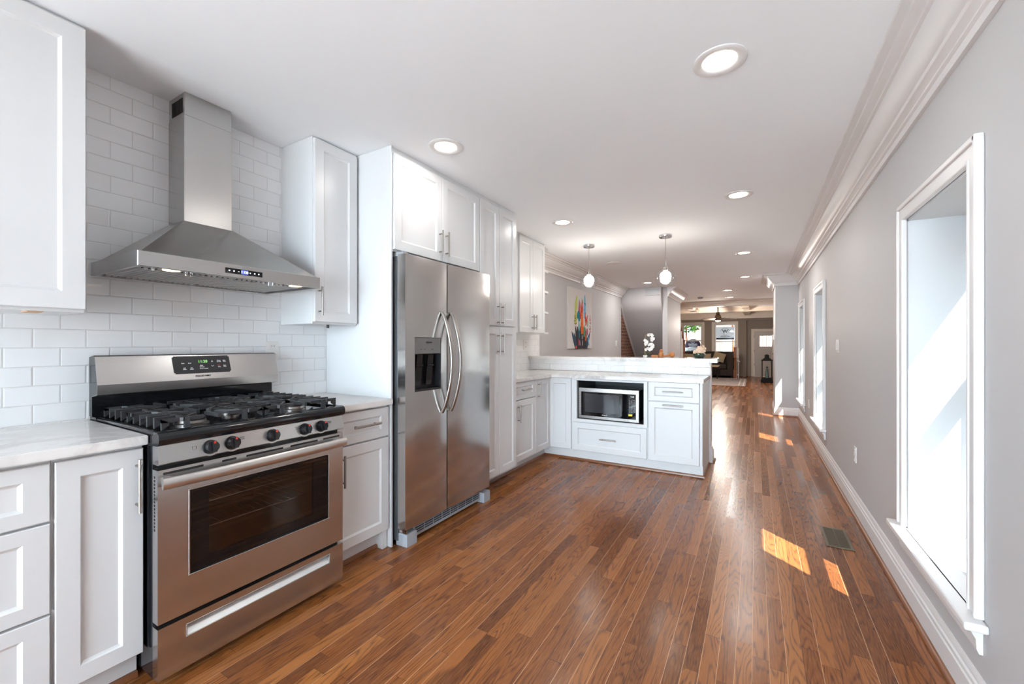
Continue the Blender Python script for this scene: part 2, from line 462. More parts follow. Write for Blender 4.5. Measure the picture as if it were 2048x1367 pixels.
def bar_pull(bm, a, z, d, length, vertical=True, r=0.006, off=0.032):
    """bar handle centred on (a, z) standing off the front at d"""
    h = length / 2
    if vertical:
        cyl(bm, (a, d + off, z - h), (a, d + off, z + h), r, n=14)
        for s in (-1, 1): cyl(bm, (a, d, z + s * h * 0.72), (a, d + off, z + s * h * 0.72), r * 0.8, n=12)
    else:
        cyl(bm, (a - h, d + off, z), (a + h, d + off, z), r, n=14)
        for s in (-1, 1): cyl(bm, (a + s * h * 0.72, d, z), (a + s * h * 0.72, d + off, z), r * 0.8, n=12)
    return bm

def obj(name, bm, material, parent=None, fmap=None, smooth=None):
    """link one mesh object; bm in world coordinates, moved into the parent's frame"""
    if fmap:
        for v in bm.verts: v.co = Vector(fmap(*v.co))
    org = ORIGIN.get(parent.name, Vector((0, 0, 0))) if parent else None
    if org is None:
        org = Vector((0, 0, 0))
        if bm.verts:
            xs = [v.co for v in bm.verts]
            org = Vector(((min(v.x for v in xs) + max(v.x for v in xs)) / 2, (min(v.y for v in xs) + max(v.y for v in xs)) / 2, min(v.z for v in xs)))
    for v in bm.verts: v.co -= org
    bmesh.ops.recalc_face_normals(bm, faces=bm.faces[:])
    me = bpy.data.meshes.new(name); bm.to_mesh(me); bm.free()
    mats = material if isinstance(material, (list, tuple)) else [material]
    for x in mats: me.materials.append(x)
    o = bpy.data.objects.new(name, me); C.objects.link(o)
    if parent: o.parent = parent
    else: o.location = org
    ORIGIN[o.name] = org
    if smooth:
        for f in me.polygons: f.use_smooth = True
        try: me.set_sharp_from_angle(angle=math.radians(smooth))
        except Exception: pass
    return o
def tag(o, label, cat, group=None, kind=None):
    o['label'] = label; o['category'] = cat
    if group: o['group'] = group
    if kind: o['kind'] = kind
    return o
def thing(name, label, cat, loc, group=None):
    o = bpy.data.objects.new(name, None); C.objects.link(o)
    o.location = loc; o.empty_display_size = 0.1
    ORIGIN[o.name] = Vector(loc)
    return tag(o, label, cat, group)
def struct(name, bm, m, parent=None, smooth=None, label=None, cat=None):
    o = obj(name, bm, m, parent, smooth=smooth)
    if not parent:
        o['kind'] = 'structure'
        o['label'] = label or name.replace('_', ' ')
        o['category'] = cat or name.split('_')[0]
    return o
def sroot(name, loc, label, cat):
    o = thing(name, label, cat, loc); o['kind'] = 'structure'; return o
def dup(root, loc, label=None):
    r = root.copy(); C.objects.link(r); r.location = loc
    if label: r['label'] = label
    def rec(src, dst):
        for ch in list(src.children):
            c = ch.copy(); C.objects.link(c); c.parent = dst; rec(ch, c)
    rec(root, r)
    return r
def text(bm, s, size, org, ud, vd, align='CENTER', ext=0.0004, squash=1.0, bold=0.0):
    """lettering as mesh faces in the plane (ud, vd) at org"""
    cu = bpy.data.curves.new('txt', 'FONT'); cu.body = s; cu.size = size; cu.align_x = align; cu.align_y = 'CENTER'
    cu.extrude = ext; cu.offset = bold; cu.resolution_u = 3
    to = bpy.data.objects.new('txt', cu); C.objects.link(to)
    bpy.context.view_layer.update()
    me = bpy.data.meshes.new_from_object(to.evaluated_get(bpy.context.evaluated_depsgraph_get()))
    ud = Vector(ud); vd = Vector(vd); nd = ud.cross(vd)
    off = len(bm.verts)
    vs = [bm.verts.new(Vector(org) + ud * v.co.x * squash + vd * v.co.y + nd * v.co.z) for v in me.vertices]
    for f in me.polygons:
        try: bm.faces.new([vs[i] for i in f.vertices])
        except ValueError: pass
    bpy.data.objects.remove(to); bpy.data.curves.remove(cu); bpy.data.meshes.remove(me)
    return bm
# ------------------------------------------------------------------ room shell
XL, XR, ZC = -2.51, 0.632, 2.43
struct('floor', box(bm_new(), (-3.0, -1.6, -0.12), (1.02, 18.8, 0)), M['floor'], label='stained oak strip floor running the length of the house')
struct('ceiling', box(bm_new(), (-3.0, -1.6, ZC), (1.02, 18.8, ZC + 0.12)), M['ceiling'], label='smooth white ceiling')
struct('wall_left', box(bm_new(), (-2.66, -1.6, 0), (-2.518, 8.97, ZC)), M['wall'], label='gray painted left wall behind the cabinets and painting')
WIN = [(1.98, 2.70), (5.47, 6.20), (7.57, 8.29)]
WZ0, WZ1 = 0.335, 1.83
struct('wall_right', wall_with_holes(bm_new(), 0, XR, 0.388, -1.6, 18.8, 0, ZC, [(a, b, WZ0, WZ1) for a, b in WIN]), M['wall'], label='gray painted right wall with three tall windows')
struct('wall_back', wall_with_holes(bm_new(), 1, -1.7, 0.1, -3.0, 1.02, 0, ZC, [(-2.2, 0.35, 0.0, 2.15)]), M['wall'], label='gray wall behind the camera')
# unseen patio door behind the camera, added to let in daylight
pd = sroot('door_2', (-0.925, -1.65, 0), 'unseen white glazed patio door added behind the camera for daylight', 'door')
b = bm_new()
for x in (-2.2, -0.955, 0.29): box(b, (x, -1.69, 0.001), (x + 0.06, -1.61, 2.149))
for x0, x1 in ((-2.14, -0.955), (-0.895, 0.29)):
    box(b, (x0, -1.69, 0.001), (x1, -1.61, 0.09)); box(b, (x0, -1.69, 2.08), (x1, -1.61, 2.149))
obj('door_frame', b, M['trim'], pd)
for x0, x1 in ((-2.14, -0.955), (-0.895, 0.29)):
    obj('pane', box(bm_new(), (x0, -1.655, 0.09), (x1, -1.645, 2.08)), M['glass'], pd)

struct('trim_16', box(bm_new(), (-2.6, -2.55, 2.26), (0.8, -1.7005, 2.32)), M['trim'], label='unseen white awning added over the patio door to block the sun')  # added out of view to keep direct sun off the indoor floor
struct('wall_upper', box(bm_new(), (-3.0, -1.6, 2.5505), (1.02, 18.8, 6.2)), M['brick'], label='upper storey of the brick house above the ceiling')

# tiled areas
b = bm_new(); box(b, (-2.517, -1.49, 0.86), (XL, 1.796, ZC - 0.001)); struct('wall_tile', b, M['tile'], label='white subway tile wall behind the range and hood')
b = bm_new(); box(b, (-2.517, 3.30, 0.86), (XL, 5.016, 1.385)); struct('wall_tile_corner', b, M['tile'], label='white subway tile under the corner wall cabinet')

# chimney breast on the right wall
struct('wall_breast', box(bm_new(), (0.29, 8.5, 0), (XR, 9.4, ZC)), M['wall'], label='gray chimney breast at the end of the right wall')
# stair zone
struct('wall_brick', box(bm_new(), (-2.72, 8.971, 0), (-2.57, 11.2, ZC)), M['brick'], label='old red brick party wall under the stairs')
b = bm_new(); prism(b, [(9.03, ZC), (9.032, 2.30), (9.04, 2.20), (9.065, 2.10), (9.11, 2.01), (9.18, 1.932), (11.2, 0.22), (11.2, ZC)], 0, -2.569, -1.701)
struct('wall_soffit', b, M['wall'], smooth=35, label='sloping gray stair soffit above the brick wall')
b = bm_new(); prism(b, [(9.00, 2.12), (9.04, 2.11), (11.195, 0.285), (11.195, 0.212), (9.17, 1.928), (9.05, 2.02)], 0, -2.569, -2.53)
struct('trim_1', b, M['trim'], label='white edge strip along the sloping stair soffit')
struct('wall_stair', box(bm_new(), (-1.70, 9.19, 0), (-1.60, 10.94, ZC)), M['wall'], label='gray wall beside the stairs ending at the living room')
struct('wall_stair_back', box(bm_new(), (-3.0, 11.2, 0), (-1.9, 11.3, ZC)), M['wall'], label='gray wall behind the stairs')
struct('wall_living', box(bm_new(), (-3.0, 11.3, 0), (-2.85, 18.3, ZC)), M['taupe'], label='taupe left wall of the living room')
FW = [(-2.59, -1.865, 0.74, 2.03), (-1.415, -0.678, 0.74, 2.03)]
struct('wall_front', wall_with_holes(bm_new(), 1, 18.3, 0.16, -3.0, XR - 0.001, 0, ZC, FW + [(-0.306, XR - 0.001, 0.0, 2.14)]), M['taupe'], label='taupe front wall with two street windows')
struct('wall_entry', wall_with_holes(bm_new(), 1, 18.5, 0.12, -0.45, XR - 0.001, 0, 2.3, [(-0.055, 0.60, 0, 1.725)]), M['taupe'], label='taupe wall around the front door')
struct('wall_vestibule', box(bm_new(), (-0.45, 18.4605, 0), (-0.306, 18.4995, 2.3)), M['taupe'], label='narrow taupe return wall beside the front door')

# crown mouldings
CROWN = [(0, 2.235), (0.016, 2.235), (0.020, 2.262), (0.030, 2.268), (0.030, 2.278), (0.040, 2.286), (0.052, 2.292), (0.056, 2.306), (0.066, 2.312),
         (0.082, 2.330), (0.102, 2.358), (0.112, 2.384), (0.124, 2.388), (0.126, 2.398), (0.142, 2.402), (0.158, 2.410), (0.162, 2.420), (0.192, 2.422), (0.195, ZC - 0.0005), (0, ZC - 0.0005)]
b = sweep(bm_new(), [(XR, -1.59), (XR, 8.5), (0.29, 8.5), (0.29, 9.4), (XR, 9.4), (XR, 12.85)], CROWN, side=1)
struct('trim_2', b, M['trim'], smooth=25, label='stepped white crown moulding along the right wall and chimney breast')
b = sweep(bm_new(), [(-2.518, 4.765), (-2.518, 8.97)], CROWN, side=-1)
struct('trim_3', b, M['trim'], smooth=25, label='stepped white crown moulding above the painting')
b = sweep(bm_new(), [(-1.60, 9.19), (-1.60, 10.94)], CROWN, side=-1)
struct('trim_4', b, M['trim'], smooth=25, label='short crown moulding on the stair wall')

# baseboards and shoe mouldings
BASE = [(0, 0.001), (0.018, 0.001), (0.018, 0.098), (0.014, 0.104), (0.014, 0.118), (0.009, 0.124), (0.009, 0.134), (0.004, 0.148), (0, 0.148)]
SHOE = [(0.018, 0.0005), (0.036, 0.0005), (0.035, 0.010), (0.030, 0.017), (0.022, 0.020), (0.018, 0.020)]
rp = [(XR, -1.59), (XR, 8.5), (0.29, 8.5), (0.29, 9.4), (XR, 9.4), (XR, 18.29)]
struct('baseboard_right', sweep(bm_new(), rp, BASE, 1), M['trim'], smooth=30, label='white stepped baseboard along the right wall')
struct('trim_5', sweep(bm_new(), rp, SHOE, 1), M['shoe'], smooth=40, label='brown shoe moulding along the right baseboard')
struct('baseboard_left', sweep(bm_new(), [(-2.518, 4.90), (-2.518, 8.97)], BASE, -1), M['trim'], smooth=30, label='white baseboard along the left wall')
struct('baseboard_stair', sweep(bm_new(), [(-1.6, 9.19), (-1.6, 10.94)], BASE, -1), M['trim'], smooth=30, label='white baseboard on the stair wall')

# ------------------------------------------------------------------ right-hand windows (deep white reveals)
for i, (a, bb) in enumerate(WIN):
    w = sroot('window_%d' % (i + 1), (XR, (a + bb) / 2, WZ0), ['nearest tall window on the right wall with deep white reveal', 'middle tall window on the right wall', 'farthest tall window on the right wall beside the chimney breast'][i], 'window')
    zb, zt = WZ0, WZ1
    # white lining of the deep opening
    b = bm_new()
    box(b, (XR + 0.001, a + 0.0005, zb + 0.0005), (1.019, a + 0.012, zt - 0.0005)); box(b, (XR + 0.001, bb - 0.012, zb + 0.0005), (1.019, bb - 0.0005, zt - 0.0005))
    box(b, (XR + 0.001, a + 0.0005, zt - 0.012), (1.019, bb - 0.0005, zt - 0.0005)); box(b, (XR + 0.061, a + 0.0125, zb + 0.0005), (1.019, bb - 0.0125, zb + 0.0055))
    obj('reveal', b, M['plaster'], w)
    # casing
    b = bm_new(); cw = 0.07
    for y0, y1 in ((a - cw, a), (bb, bb + cw)):
        box(b, (XR - 0.018, y0, zb + 0.0065), (XR - 0.0005, y1, zt + cw), 0.003)
        yo = y0 - 0.0015 if y0 < a else y1 - 0.0165
        box(b, (XR - 0.026, yo, zb + 0.0065), (XR - 0.001, yo + 0.018, zt + cw + 0.004), 0.004)
        yi = y1 - 0.0125 if y0 < a else y0 - 0.0015
        box(b, (XR - 0.022, yi, zb + 0.0065), (XR - 0.001, yi + 0.014, zt + 0.014), 0.004)
    box(b, (XR - 0.0175, a - 0.02, zt), (XR - 0.0006, bb + 0.02, zt + cw), 0.003)
    box(b, (XR - 0.026, a - cw, zt + cw - 0.016), (XR - 0.001, bb + cw + 0.001, zt + cw + 0.0055), 0.004)
    box(b, (XR - 0.022, a - 0.0115, zt - 0.0015), (XR - 0.001, bb + 0.0115, zt + 0.0125), 0.004)
    obj('casing', b, M['trim'], w)
    # stool with horns, apron
    b = bm_new(); box(b, (XR - 0.058, a - cw - 0.035, zb - 0.022), (XR - 0.0005, bb + cw + 0.035, zb + 0.006), 0.007, 3); box(b, (XR - 0.012, a + 0.013, zb + 0.001), (XR + 0.06, bb - 0.013, zb + 0.006))
    obj('sill', b, M['trim'], w)
    b = bm_new(); prism(b, [(XR - 0.001, zb - 0.022), (XR - 0.034, zb - 0.022), (XR - 0.030, zb - 0.040), (XR - 0.018, zb - 0.062), (XR - 0.016, zb - 0.095), (XR - 0.010, zb - 0.110), (XR - 0.001, zb - 0.110)], 1, a - cw + 0.01, bb + cw - 0.01)
    obj('apron', b, M['trim'], w)
    # double-hung sashes
    def sash(x, z0, z1, nm):
        b = bm_new(); f = 0.035
        box(b, (x, a + 0.012, z0), (x + 0.035, a + 0.012 + f, z1)); box(b, (x, bb - 0.012 - f, z0), (x + 0.035, bb - 0.012, z1))
        box(b, (x, a + 0.012 + f, z0), (x + 0.035, bb - 0.012 - f, z0 + f)); box(b, (x, a + 0.012 + f, z1 - f), (x + 0.035, bb - 0.012 - f, z1))
        s = obj(nm, b, M['white'], w)
        obj('pane', box(bm_new(), (x + 0.015, a + 0.012 + f, z0 + f), (x + 0.020, bb - 0.012 - f, z1 - f)), M['dimglass'], s)
    sash(0.85, zb + 0.006, 1.11, 'lower_sash'); sash(0.887, 1.09, zt - 0.012, 'upper_sash')

# ------------------------------------------------------------------ electrical plates, register
def plate(name, label, cat, c, w, h, n, kind):
    """n: outward axis 'x+','x-','y-'; face plate with rockers or sockets"""
    cx, cy, cz = c
    def mp(a, d, z):
        return {'x-': (cx - d, cy + a, cz + z), 'x+': (cx + d, cy + a, cz + z), 'y-': (cx + a, cy - d, cz + z)}[n]
    t_ = thing(name, label, cat, c)
    obj('plate', box(bm_new(), (-w / 2, 0.0005, -h / 2), (w / 2, 0.006, h / 2), 0.002), M['white'], t_, mp)
    if kind == 'switch':
        k = max(1, round(w / 0.05) - 0)
        for q in range(2 if w > 0.09 else 1):
            off = (q - 0.5) * 0.046 if w > 0.09 else 0
            obj('rocker', box(bm_new(), (off - 0.016, 0.006, -0.033), (off + 0.016, 0.011, 0.033), 0.003), M['white'], t_, mp)
    else:
        for s in (-1, 1):
            r = obj('socket', box(bm_new(), (-0.017, 0.006, s * 0.027 - 0.017), (0.017, 0.009, s * 0.027 + 0.017), 0.004), M['white'], t_, mp)
            b = bm_new()
            for q in (-0.007, 0.007): box(b, (q - 0.0012, 0.009, s * 0.027 - 0.002), (q + 0.0012, 0.0095, s * 0.027 + 0.009))
            obj('slots', b, M['slot'], r, mp)
    return t_
plate('light_switch', 'white double light switch on right wall between two windows', 'light switch', (XR, 4.67, 1.21), 0.115, 0.118, 'x-', 'switch')
plate('wall_outlet', 'white outlet low on right wall below the light switch', 'outlet', (XR, 3.90, 0.42), 0.072, 0.115, 'x-', 'outlet')
plate('wall_outlet', 'white outlet low on right wall between the middle and far windows', 'outlet', (XR, 6.98, 0.415), 0.072, 0.115, 'x-', 'outlet')
plate('light_switch', 'white double light switch on left wall right of the painting', 'light switch', (-2.518, 8.60, 1.25), 0.115, 0.118, 'x+', 'switch')
plate('light_switch', 'white single light switch on the stair wall', 'light switch', (-1.6, 10.45, 1.20), 0.072, 0.118, 'x+', 'switch')
plate('wall_outlet', 'white outlet on tile behind the right end of the range', 'outlet', (XL, 1.43, 1.185), 0.072, 0.115, 'x+', 'outlet')
plate('wall_outlet', 'white outlet on tile under the corner wall cabinet', 'outlet', (XL, 4.62, 1.22), 0.115, 0.118, 'x+', 'outlet')
t_ = thing('thermostat', 'white thermostat box on the side of the chimney breast', 'thermostat', (0.29, 8.95, 1.36))
obj('housing', box(bm_new(), (0.262, 8.89, 1.31), (0.2895, 9.01, 1.40), 0.004), M['white'], t_)
obj('display', box(bm_new(), (0.2610, 8.92, 1.345), (0.2625, 8.98, 1.38)), M['greyplastic'], t_)

t_ = thing('floor_register', 'bronze slotted floor register beside the right baseboard', 'floor vent', (0.44, 3.31, 0))
b = bm_new()
for lo, hi in (((0.372, 3.15, 0.0005), (0.388, 3.47, 0.006)), ((0.492, 3.15, 0.0005), (0.508, 3.47, 0.006)), ((0.388, 3.15, 0.0005), (0.492, 3.166, 0.006)), ((0.388, 3.454, 0.0005), (0.492, 3.47, 0.006))):
    box(b, lo, hi, 0.002)
regm = mat('dull_bronze', (0.16, 0.125, 0.085), 0.4, 0.7)
obj('frame', b, regm, t_)
b = bm_new()
for k in range(24): box(b, (0.390, 3.172 + k * 0.0117, 0.001), (0.490, 3.1775 + k * 0.0117, 0.0045))
box(b, (0.438, 3.166, 0.001), (0.442, 3.454, 0.005))
obj('louvers', b, regm, t_)
obj('duct', box(bm_new(), (0.388, 3.166, 0.0002), (0.492, 3.454, 0.0008)), M['slot'], t_)
b = bm_new(); box(b, (-0.006, -0.012, 0.0005), (0.006, 0.012, 0.014), 0.003)
o = obj('scrap', b, M['darkgrey'], None, lambda x, y, z: (x + 0.188, y + 4.36, z)); tag(o, 'tiny dark scrap lying on the floor near the right wall', 'scrap')

# ------------------------------------------------------------------ cabinets
LM = lambda a, d, z: (d, a, z)          # left run, fronts face +X
PM = lambda a, d, z: (a, -d, z)         # peninsula, fronts face -Y
def door(parent, fm, a0, a1, z0, z1, d, hz=None, ha=None, vert=True, hl=0.19, name='door', st=0.057, rail=None):
    o = obj(name, shaker(bm_new(), a0, a1, z0, z1, d - 0.020, d, st=st, rail=rail), M['cabinet'], parent, fm)
    if hz is not None:
        obj('handle', bar_pull(bm_new(), ha, hz, d + 0.0003, hl, vert), M['nickel'], o, fm, smooth=40)
    return o
def carcass(parent, fm, a0, a1, z0, z1, d0, d1, toe=None, mats=None):
    b = bm_new(); box(b, (a0, d0, z0), (a1, d1, z1), 0.0015, 1)
    if toe: box(b, (a0, d0, 0.001), (a1, toe, z0))
    return obj('carcass', b, M['cabinet'], parent, fm)

# near upper cabinet (cut by the left edge of the photo)
c = thing('wall_cabinet', 'white wall cabinet left of the range hood', 'cabinet', (-2.35, 0.08, 1.345), 'white kitchen cabinets')
carcass(c, LM, -0.385, 0.543, 1.345, 2.428, XL + 0.0005, -2.202)
door(c, LM, 0.082, 0.542, 1.357, 2.412, -2.18, 1.50, 0.115, st=0.063); door(c, LM, -0.384, 0.078, 1.357, 2.412, -2.18, 1.50, 0.045, st=0.063)
b = bm_new(); box(b, (-2.30, 0.40, 1.341), (-2.21, 0.44, 1.345)); obj('wood_cleat', b, M['raw'], c)
# upper cabinet right of the hood
c = thing('wall_cabinet', 'white narrow wall cabinet right of the range hood', 'cabinet', (-2.35, 1.635, 1.345), 'white kitchen cabinets')
carcass(c, LM, 1.484, 1.788, 1.345, 2.428, XL + 0.0005, -2.202)
door(c, LM, 1.486, 1.780, 1.357, 2.412, -2.18, 1.476, 1.512, hl=0.165)
b = bm_new(); cyl(b, (-2.25, 1.62, 1.325), (-2.25, 1.62, 1.345), 0.008, n=10); obj('puck_screw', b, M['black'], c)
# fridge side panel
o = tag(obj('tall_panel', prism(bm_new(), [(XL + 0.0005, 0.001), (-1.99, 0.001), (-1.99, 0.001), (-1.898, 0.001), (-1.898, 2.428), (XL + 0.0005, 2.428)], 1, 1.797, 1.8080), M['cabinet']), 'tall white end panel between the small counter and the refrigerator', 'panel')
# cabinet over the fridge
c = thing('wall_cabinet', 'white two-door wall cabinet above the refrigerator', 'cabinet', (-2.2, 2.26, 1.80), 'white kitchen cabinets')
carcass(c, LM, 1.8085, 2.713, 1.792, 2.428, XL + 0.0005, -1.907)
door(c, LM, 1.812, 2.258, 1.803, 2.388, -1.885, 1.925, 2.226, hl=0.17); door(c, LM, 2.262, 2.709, 1.803, 2.388, -1.885, 1.925, 2.292, hl=0.17)
# pantry
c = thing('pantry_cabinet', 'tall white four-door pantry cabinet right of the refrigerator', 'cabinet', (-2.2, 3.007, 0), 'white kitchen cabinets')
carcass(c, LM, 2.7145, 3.299, 0.112, 2.428, XL + 0.0005, -1.907, toe=-2.03)
for a0, a1, ha in ((2.718, 3.004, 2.972), (3.008, 3.296, 3.040)):
    door(c, LM, a0, a1, 1.385, 2.388, -1.885, 1.478, ha, hl=0.185); d_ = door(c, LM, a0, a1, 0.117, 1.372, -1.885, 1.232, ha, hl=0.185)
# base cabinets on the left run
c = thing('base_cabinet', 'white three-drawer base cabinet at far left under the marble counter', 'cabinet', (-2.2, 0.0, 0), 'white kitchen cabinets')
carcass(c, LM, -0.37, 0.398, 0.112, 0.866, XL + 0.0005, -1.927, toe=-1.982)
for z0, z1 in ((0.672, 0.852), (0.384, 0.664), (0.117, 0.376)): door(c, LM, -0.366, 0.393, z0, z1, -1.905, (z0 + z1) / 2, 0.012, False, 0.17, 'drawer', rail=0.045)
c = thing('base_cabinet', 'white narrow one-door base cabinet left of the range', 'cabinet', (-2.2, 0.513, 0), 'white kitchen cabinets')
carcass(c, LM, 0.3985, 0.627, 0.112, 0.866, XL + 0.0005, -1.927, toe=-1.982)
door(c, LM, 0.403, 0.623, 0.117, 0.852, -1.905, 0.725, 0.603, hl=0.19)
c = thing('base_cabinet', 'white base cabinet with one drawer and door between range and refrigerator', 'cabinet', (-2.2, 1.6, 0), 'white kitchen cabinets')
carcass(c, LM, 1.403, 1.7885, 0.112, 0.866, XL + 0.0005, -1.927, toe=-1.982)
b = bm_new(); box(b, (1.755, -1.981, 0.001), (1.7885, -1.927, 0.1115)); obj('foot', b, M['cabinet'], c, LM)
door(c, LM, 1.407, 1.786, 0.680, 0.852, -1.905, 0.770, 1.607, False, 0.185, 'drawer', rail=0.045)
door(c, LM, 1.407, 1.786, 0.117, 0.671, -1.905, 0.55, 1.452, hl=0.17)
# beyond the pantry
c = thing('base_cabinet', 'white base cabinet with drawer and door right of the pantry', 'cabinet', (-2.2, 3.53, 0), 'white kitchen cabinets')
carcass(c, LM, 3.3, 3.768, 0.112, 0.872, XL + 0.0005, -1.952, toe=-2.03)
door(c, LM, 3.305, 3.765, 0.702, 0.868, -1.93, 0.79, 3.545, False, 0.18, 'drawer', rail=0.045)
door(c, LM, 3.305, 3.765, 0.117, 0.693, -1.93, 0.573, 3.40, hl=0.17)
c = thing('corner_cabinet', 'white corner base cabinet with folding door where the counters meet', 'cabinet', (-2.2, 4.3, 0), 'white kitchen cabinets')
b = bm_new(); prism(b, [(XL + 0.0005, 3.7685), (-1.952, 3.7685), (-1.952, 4.142), (-1.6795, 4.142), (-1.6795, 4.738), (XL + 0.0005, 4.738)], 2, 0.112, 0.872)
prism(b, [(XL + 0.0005, 3.7685), (-2.03, 3.7685), (-2.03, 4.182), (-1.6795, 4.182), (-1.6795, 4.738), (XL + 0.0005, 4.738)], 2, 0.001, 0.112)
obj('carcass', b, M['cabinet'], c)
door(c, LM, 3.773, 4.118, 0.117, 0.868, -1.93, 0.755, 3.817, hl=0.17)
door(c, PM, -1.948, -1.690, 0.117, 0.868, -4.12)
# microwave cabinet
c = thing('microwave_cabinet', 'white peninsula cabinet with open microwave bay above one wide drawer', 'cabinet', (-1.287, 4.4, 0), 'white kitchen cabinets')
b = bm_new()
x0, x1 = -1.678, -0.899
box(b, (x0, 4.142, 0.112), (x1, 4.738, 0.435)); box(b, (x0, 4.142, 0.860), (x1, 4.738, 0.872))
box(b, (x0, 4.142, 0.435), (-1.626, 4.738, 0.860)); box(b, (-0.936, 4.142, 0.435), (x1, 4.738, 0.860)); box(b, (-1.626, 4.70, 0.435), (-0.936, 4.738, 0.860))
box(b, (x0, 4.182, 0.001), (x1, 4.738, 0.112))
obj('carcass', b, M['cabinet'], c)
b = bm_new(); box(b, (x0 + 0.002, 4.122, 0.420), (-1.626, 4.1415, 0.868)); box(b, (-0.936, 4.122, 0.420), (x1 - 0.002, 4.1415, 0.868))
box(b, (-1.626, 4.122, 0.849), (-0.936, 4.1415, 0.868)); box(b, (-1.626, 4.122, 0.420), (-0.936, 4.1415, 0.447))
obj('face_frame', b, M['cabinet'], c)
b = bm_new(); box(b, (-1.6255, 4.145, 0.4355), (-0.9365, 4.699, 0.4475)); box(b, (-1.6255, 4.145, 0.850), (-0.9365, 4.699, 0.8595))  # dark sheets put in for the shade inside the bay
box(b, (-1.6255, 4.145, 0.448), (-1.617, 4.699, 0.850)); box(b, (-0.945, 4.145, 0.448), (-0.9365, 4.699, 0.850)); box(b, (-1.617, 4.690, 0.448), (-0.945, 4.699, 0.850))
obj('bay_shade', b, mat('painted_bay_shade', (0.05, 0.052, 0.055), 0.5), c)
door(c, PM, -1.671, -0.908, 0.117, 0.409, -4.12, 0.260, -1.286, False, 0.17, 'drawer')
# end cabinet of the peninsula
c = thing('base_cabinet', 'white peninsula end cabinet with drawer over a pull-out door', 'cabinet', (-0.66, 4.4, 0), 'white kitchen cabinets')
b = bm_new(); box(b, (-0.8985, 4.142, 0.112), (-0.438, 4.738, 0.872), 0.0015, 1); box(b, (-0.8985, 4.182, 0.001), (-0.438, 4.738, 0.112)); obj('carcass', b, M['cabinet'], c)
b = bm_new(); box(b, (-0.4375, 4.136, 0.112), (-0.418, 4.738, 0.872)); box(b, (-0.4375, 4.182, 0.001), (-0.418, 4.738, 0.112)); obj('end_panel', b, M['cabinet'], c)
door(c, PM, -0.894, -0.443, 0.690, 0.868, -4.12, 0.781, -0.668, False, 0.18, 'drawer', rail=0.045)
door(c, PM, -0.894, -0.443, 0.117, 0.682, -4.12, 0.655, -0.668, False, 0.18)
# corner upper cabinet with end shelves
c = thing('wall_cabinet', 'white two-door wall cabinet right of the pantry', 'cabinet', (-2.35, 4.0, 1.345), 'white kitchen cabinets')
carcass(c, LM, 3.30, 4.502, 1.352, 2.428, XL + 0.0005, -2.202)
door(c, LM, 3.888, 4.190, 1.360, 2.405, -2.18, 1.475, 4.160, hl=0.17); door(c, LM, 4.194, 4.500, 1.360, 2.405, -2.18, 1.475, 4.226, hl=0.17)
c = thing('end_shelf_unit', 'white open end shelves on the side of the corner wall cabinet', 'shelf unit', (-2.36, 4.63, 1.352), None)
obj('back_panel', box(bm_new(), (XL + 0.0005, 4.503, 1.352), (-2.495, 4.76, 2.428)), M['cabinet'], c)
for z in (1.352, 1.60, 1.85, 2.10, 2.40):
    pts = [(-2.494, 4.503)] + [(-2.494 + 0.30 * abs(math.cos(q)) ** 0.62, 4.503 + 0.27 * abs(math.sin(q)) ** 0.62) for q in [k * PI / 2 / 14 for k in range(15)]]
    obj('shelf', prism(bm_new(), pts, 2, z, z + 0.022 if z < 2.4 else 2.428), M['cabinet'], c)

# ------------------------------------------------------------------ half wall with raised bar
struct('wall_bar', box(bm_new(), (-2.517, 4.755, 0), (-0.402, 4.895, 1.036)), M['trim'], label='white half wall carrying the raised marble bar')
b = bm_new(); box(b, (-2.508, 4.743, 0.909), (-0.414, 4.7545, 1.036)); struct('wall_tile_bar', b, M['tile_bar'], label='strip of white tile below the raised bar')
b = bm_new(); prism(b, [(-2.5085, 4.69), (-0.336, 4.69), (-0.336, 5.07), (-2.5165, 5.07)], 2, 1.0365, 1.078)
bmesh.ops.bevel(b, geom=b.edges[:], offset=0.004, segments=2, affect='EDGES')
tag(obj('bar_top', b, M['marble']), 'raised white marble bar top on the half wall', 'countertop')
struct('baseboard_bar', sweep(bm_new(), [(-0.402, 4.756), (-0.402, 4.895), (-2.5, 4.895)], BASE, -1), M['trim'], smooth=30, label='white baseboard around the end of the half wall')
struct('trim_6', sweep(bm_new(), [(-0.402, 4.756), (-0.402, 4.895), (-2.5, 4.895)], SHOE, -1), M['shoe'], smooth=40, label='brown shoe moulding around the half wall end')
# toe-kick shoe mouldings
SH = [(0.0003, 0.0005), (0.016, 0.0005), (0.015, 0.012), (0.009, 0.022), (0.0003, 0.022)]
struct('trim_7', sweep(bm_new(), [(-2.03, 2.73), (-2.03, 4.182), (-0.418, 4.182), (-0.418, 4.70)], SH, -1), M['shoe'], smooth=40, label='brown shoe moulding under the pantry and peninsula cabinets')
struct('trim_8', sweep(bm_new(), [(-1.982, 1.405), (-1.982, 1.753)], SH, -1), M['shoe'], smooth=40, label='brown shoe moulding under the cabinet right of the range')
struct('trim_9', sweep(bm_new(), [(-1.982, -0.37), (-1.982, 0.627)], SH, -1), M['shoe'], smooth=40, label='brown shoe moulding under the far left cabinets')

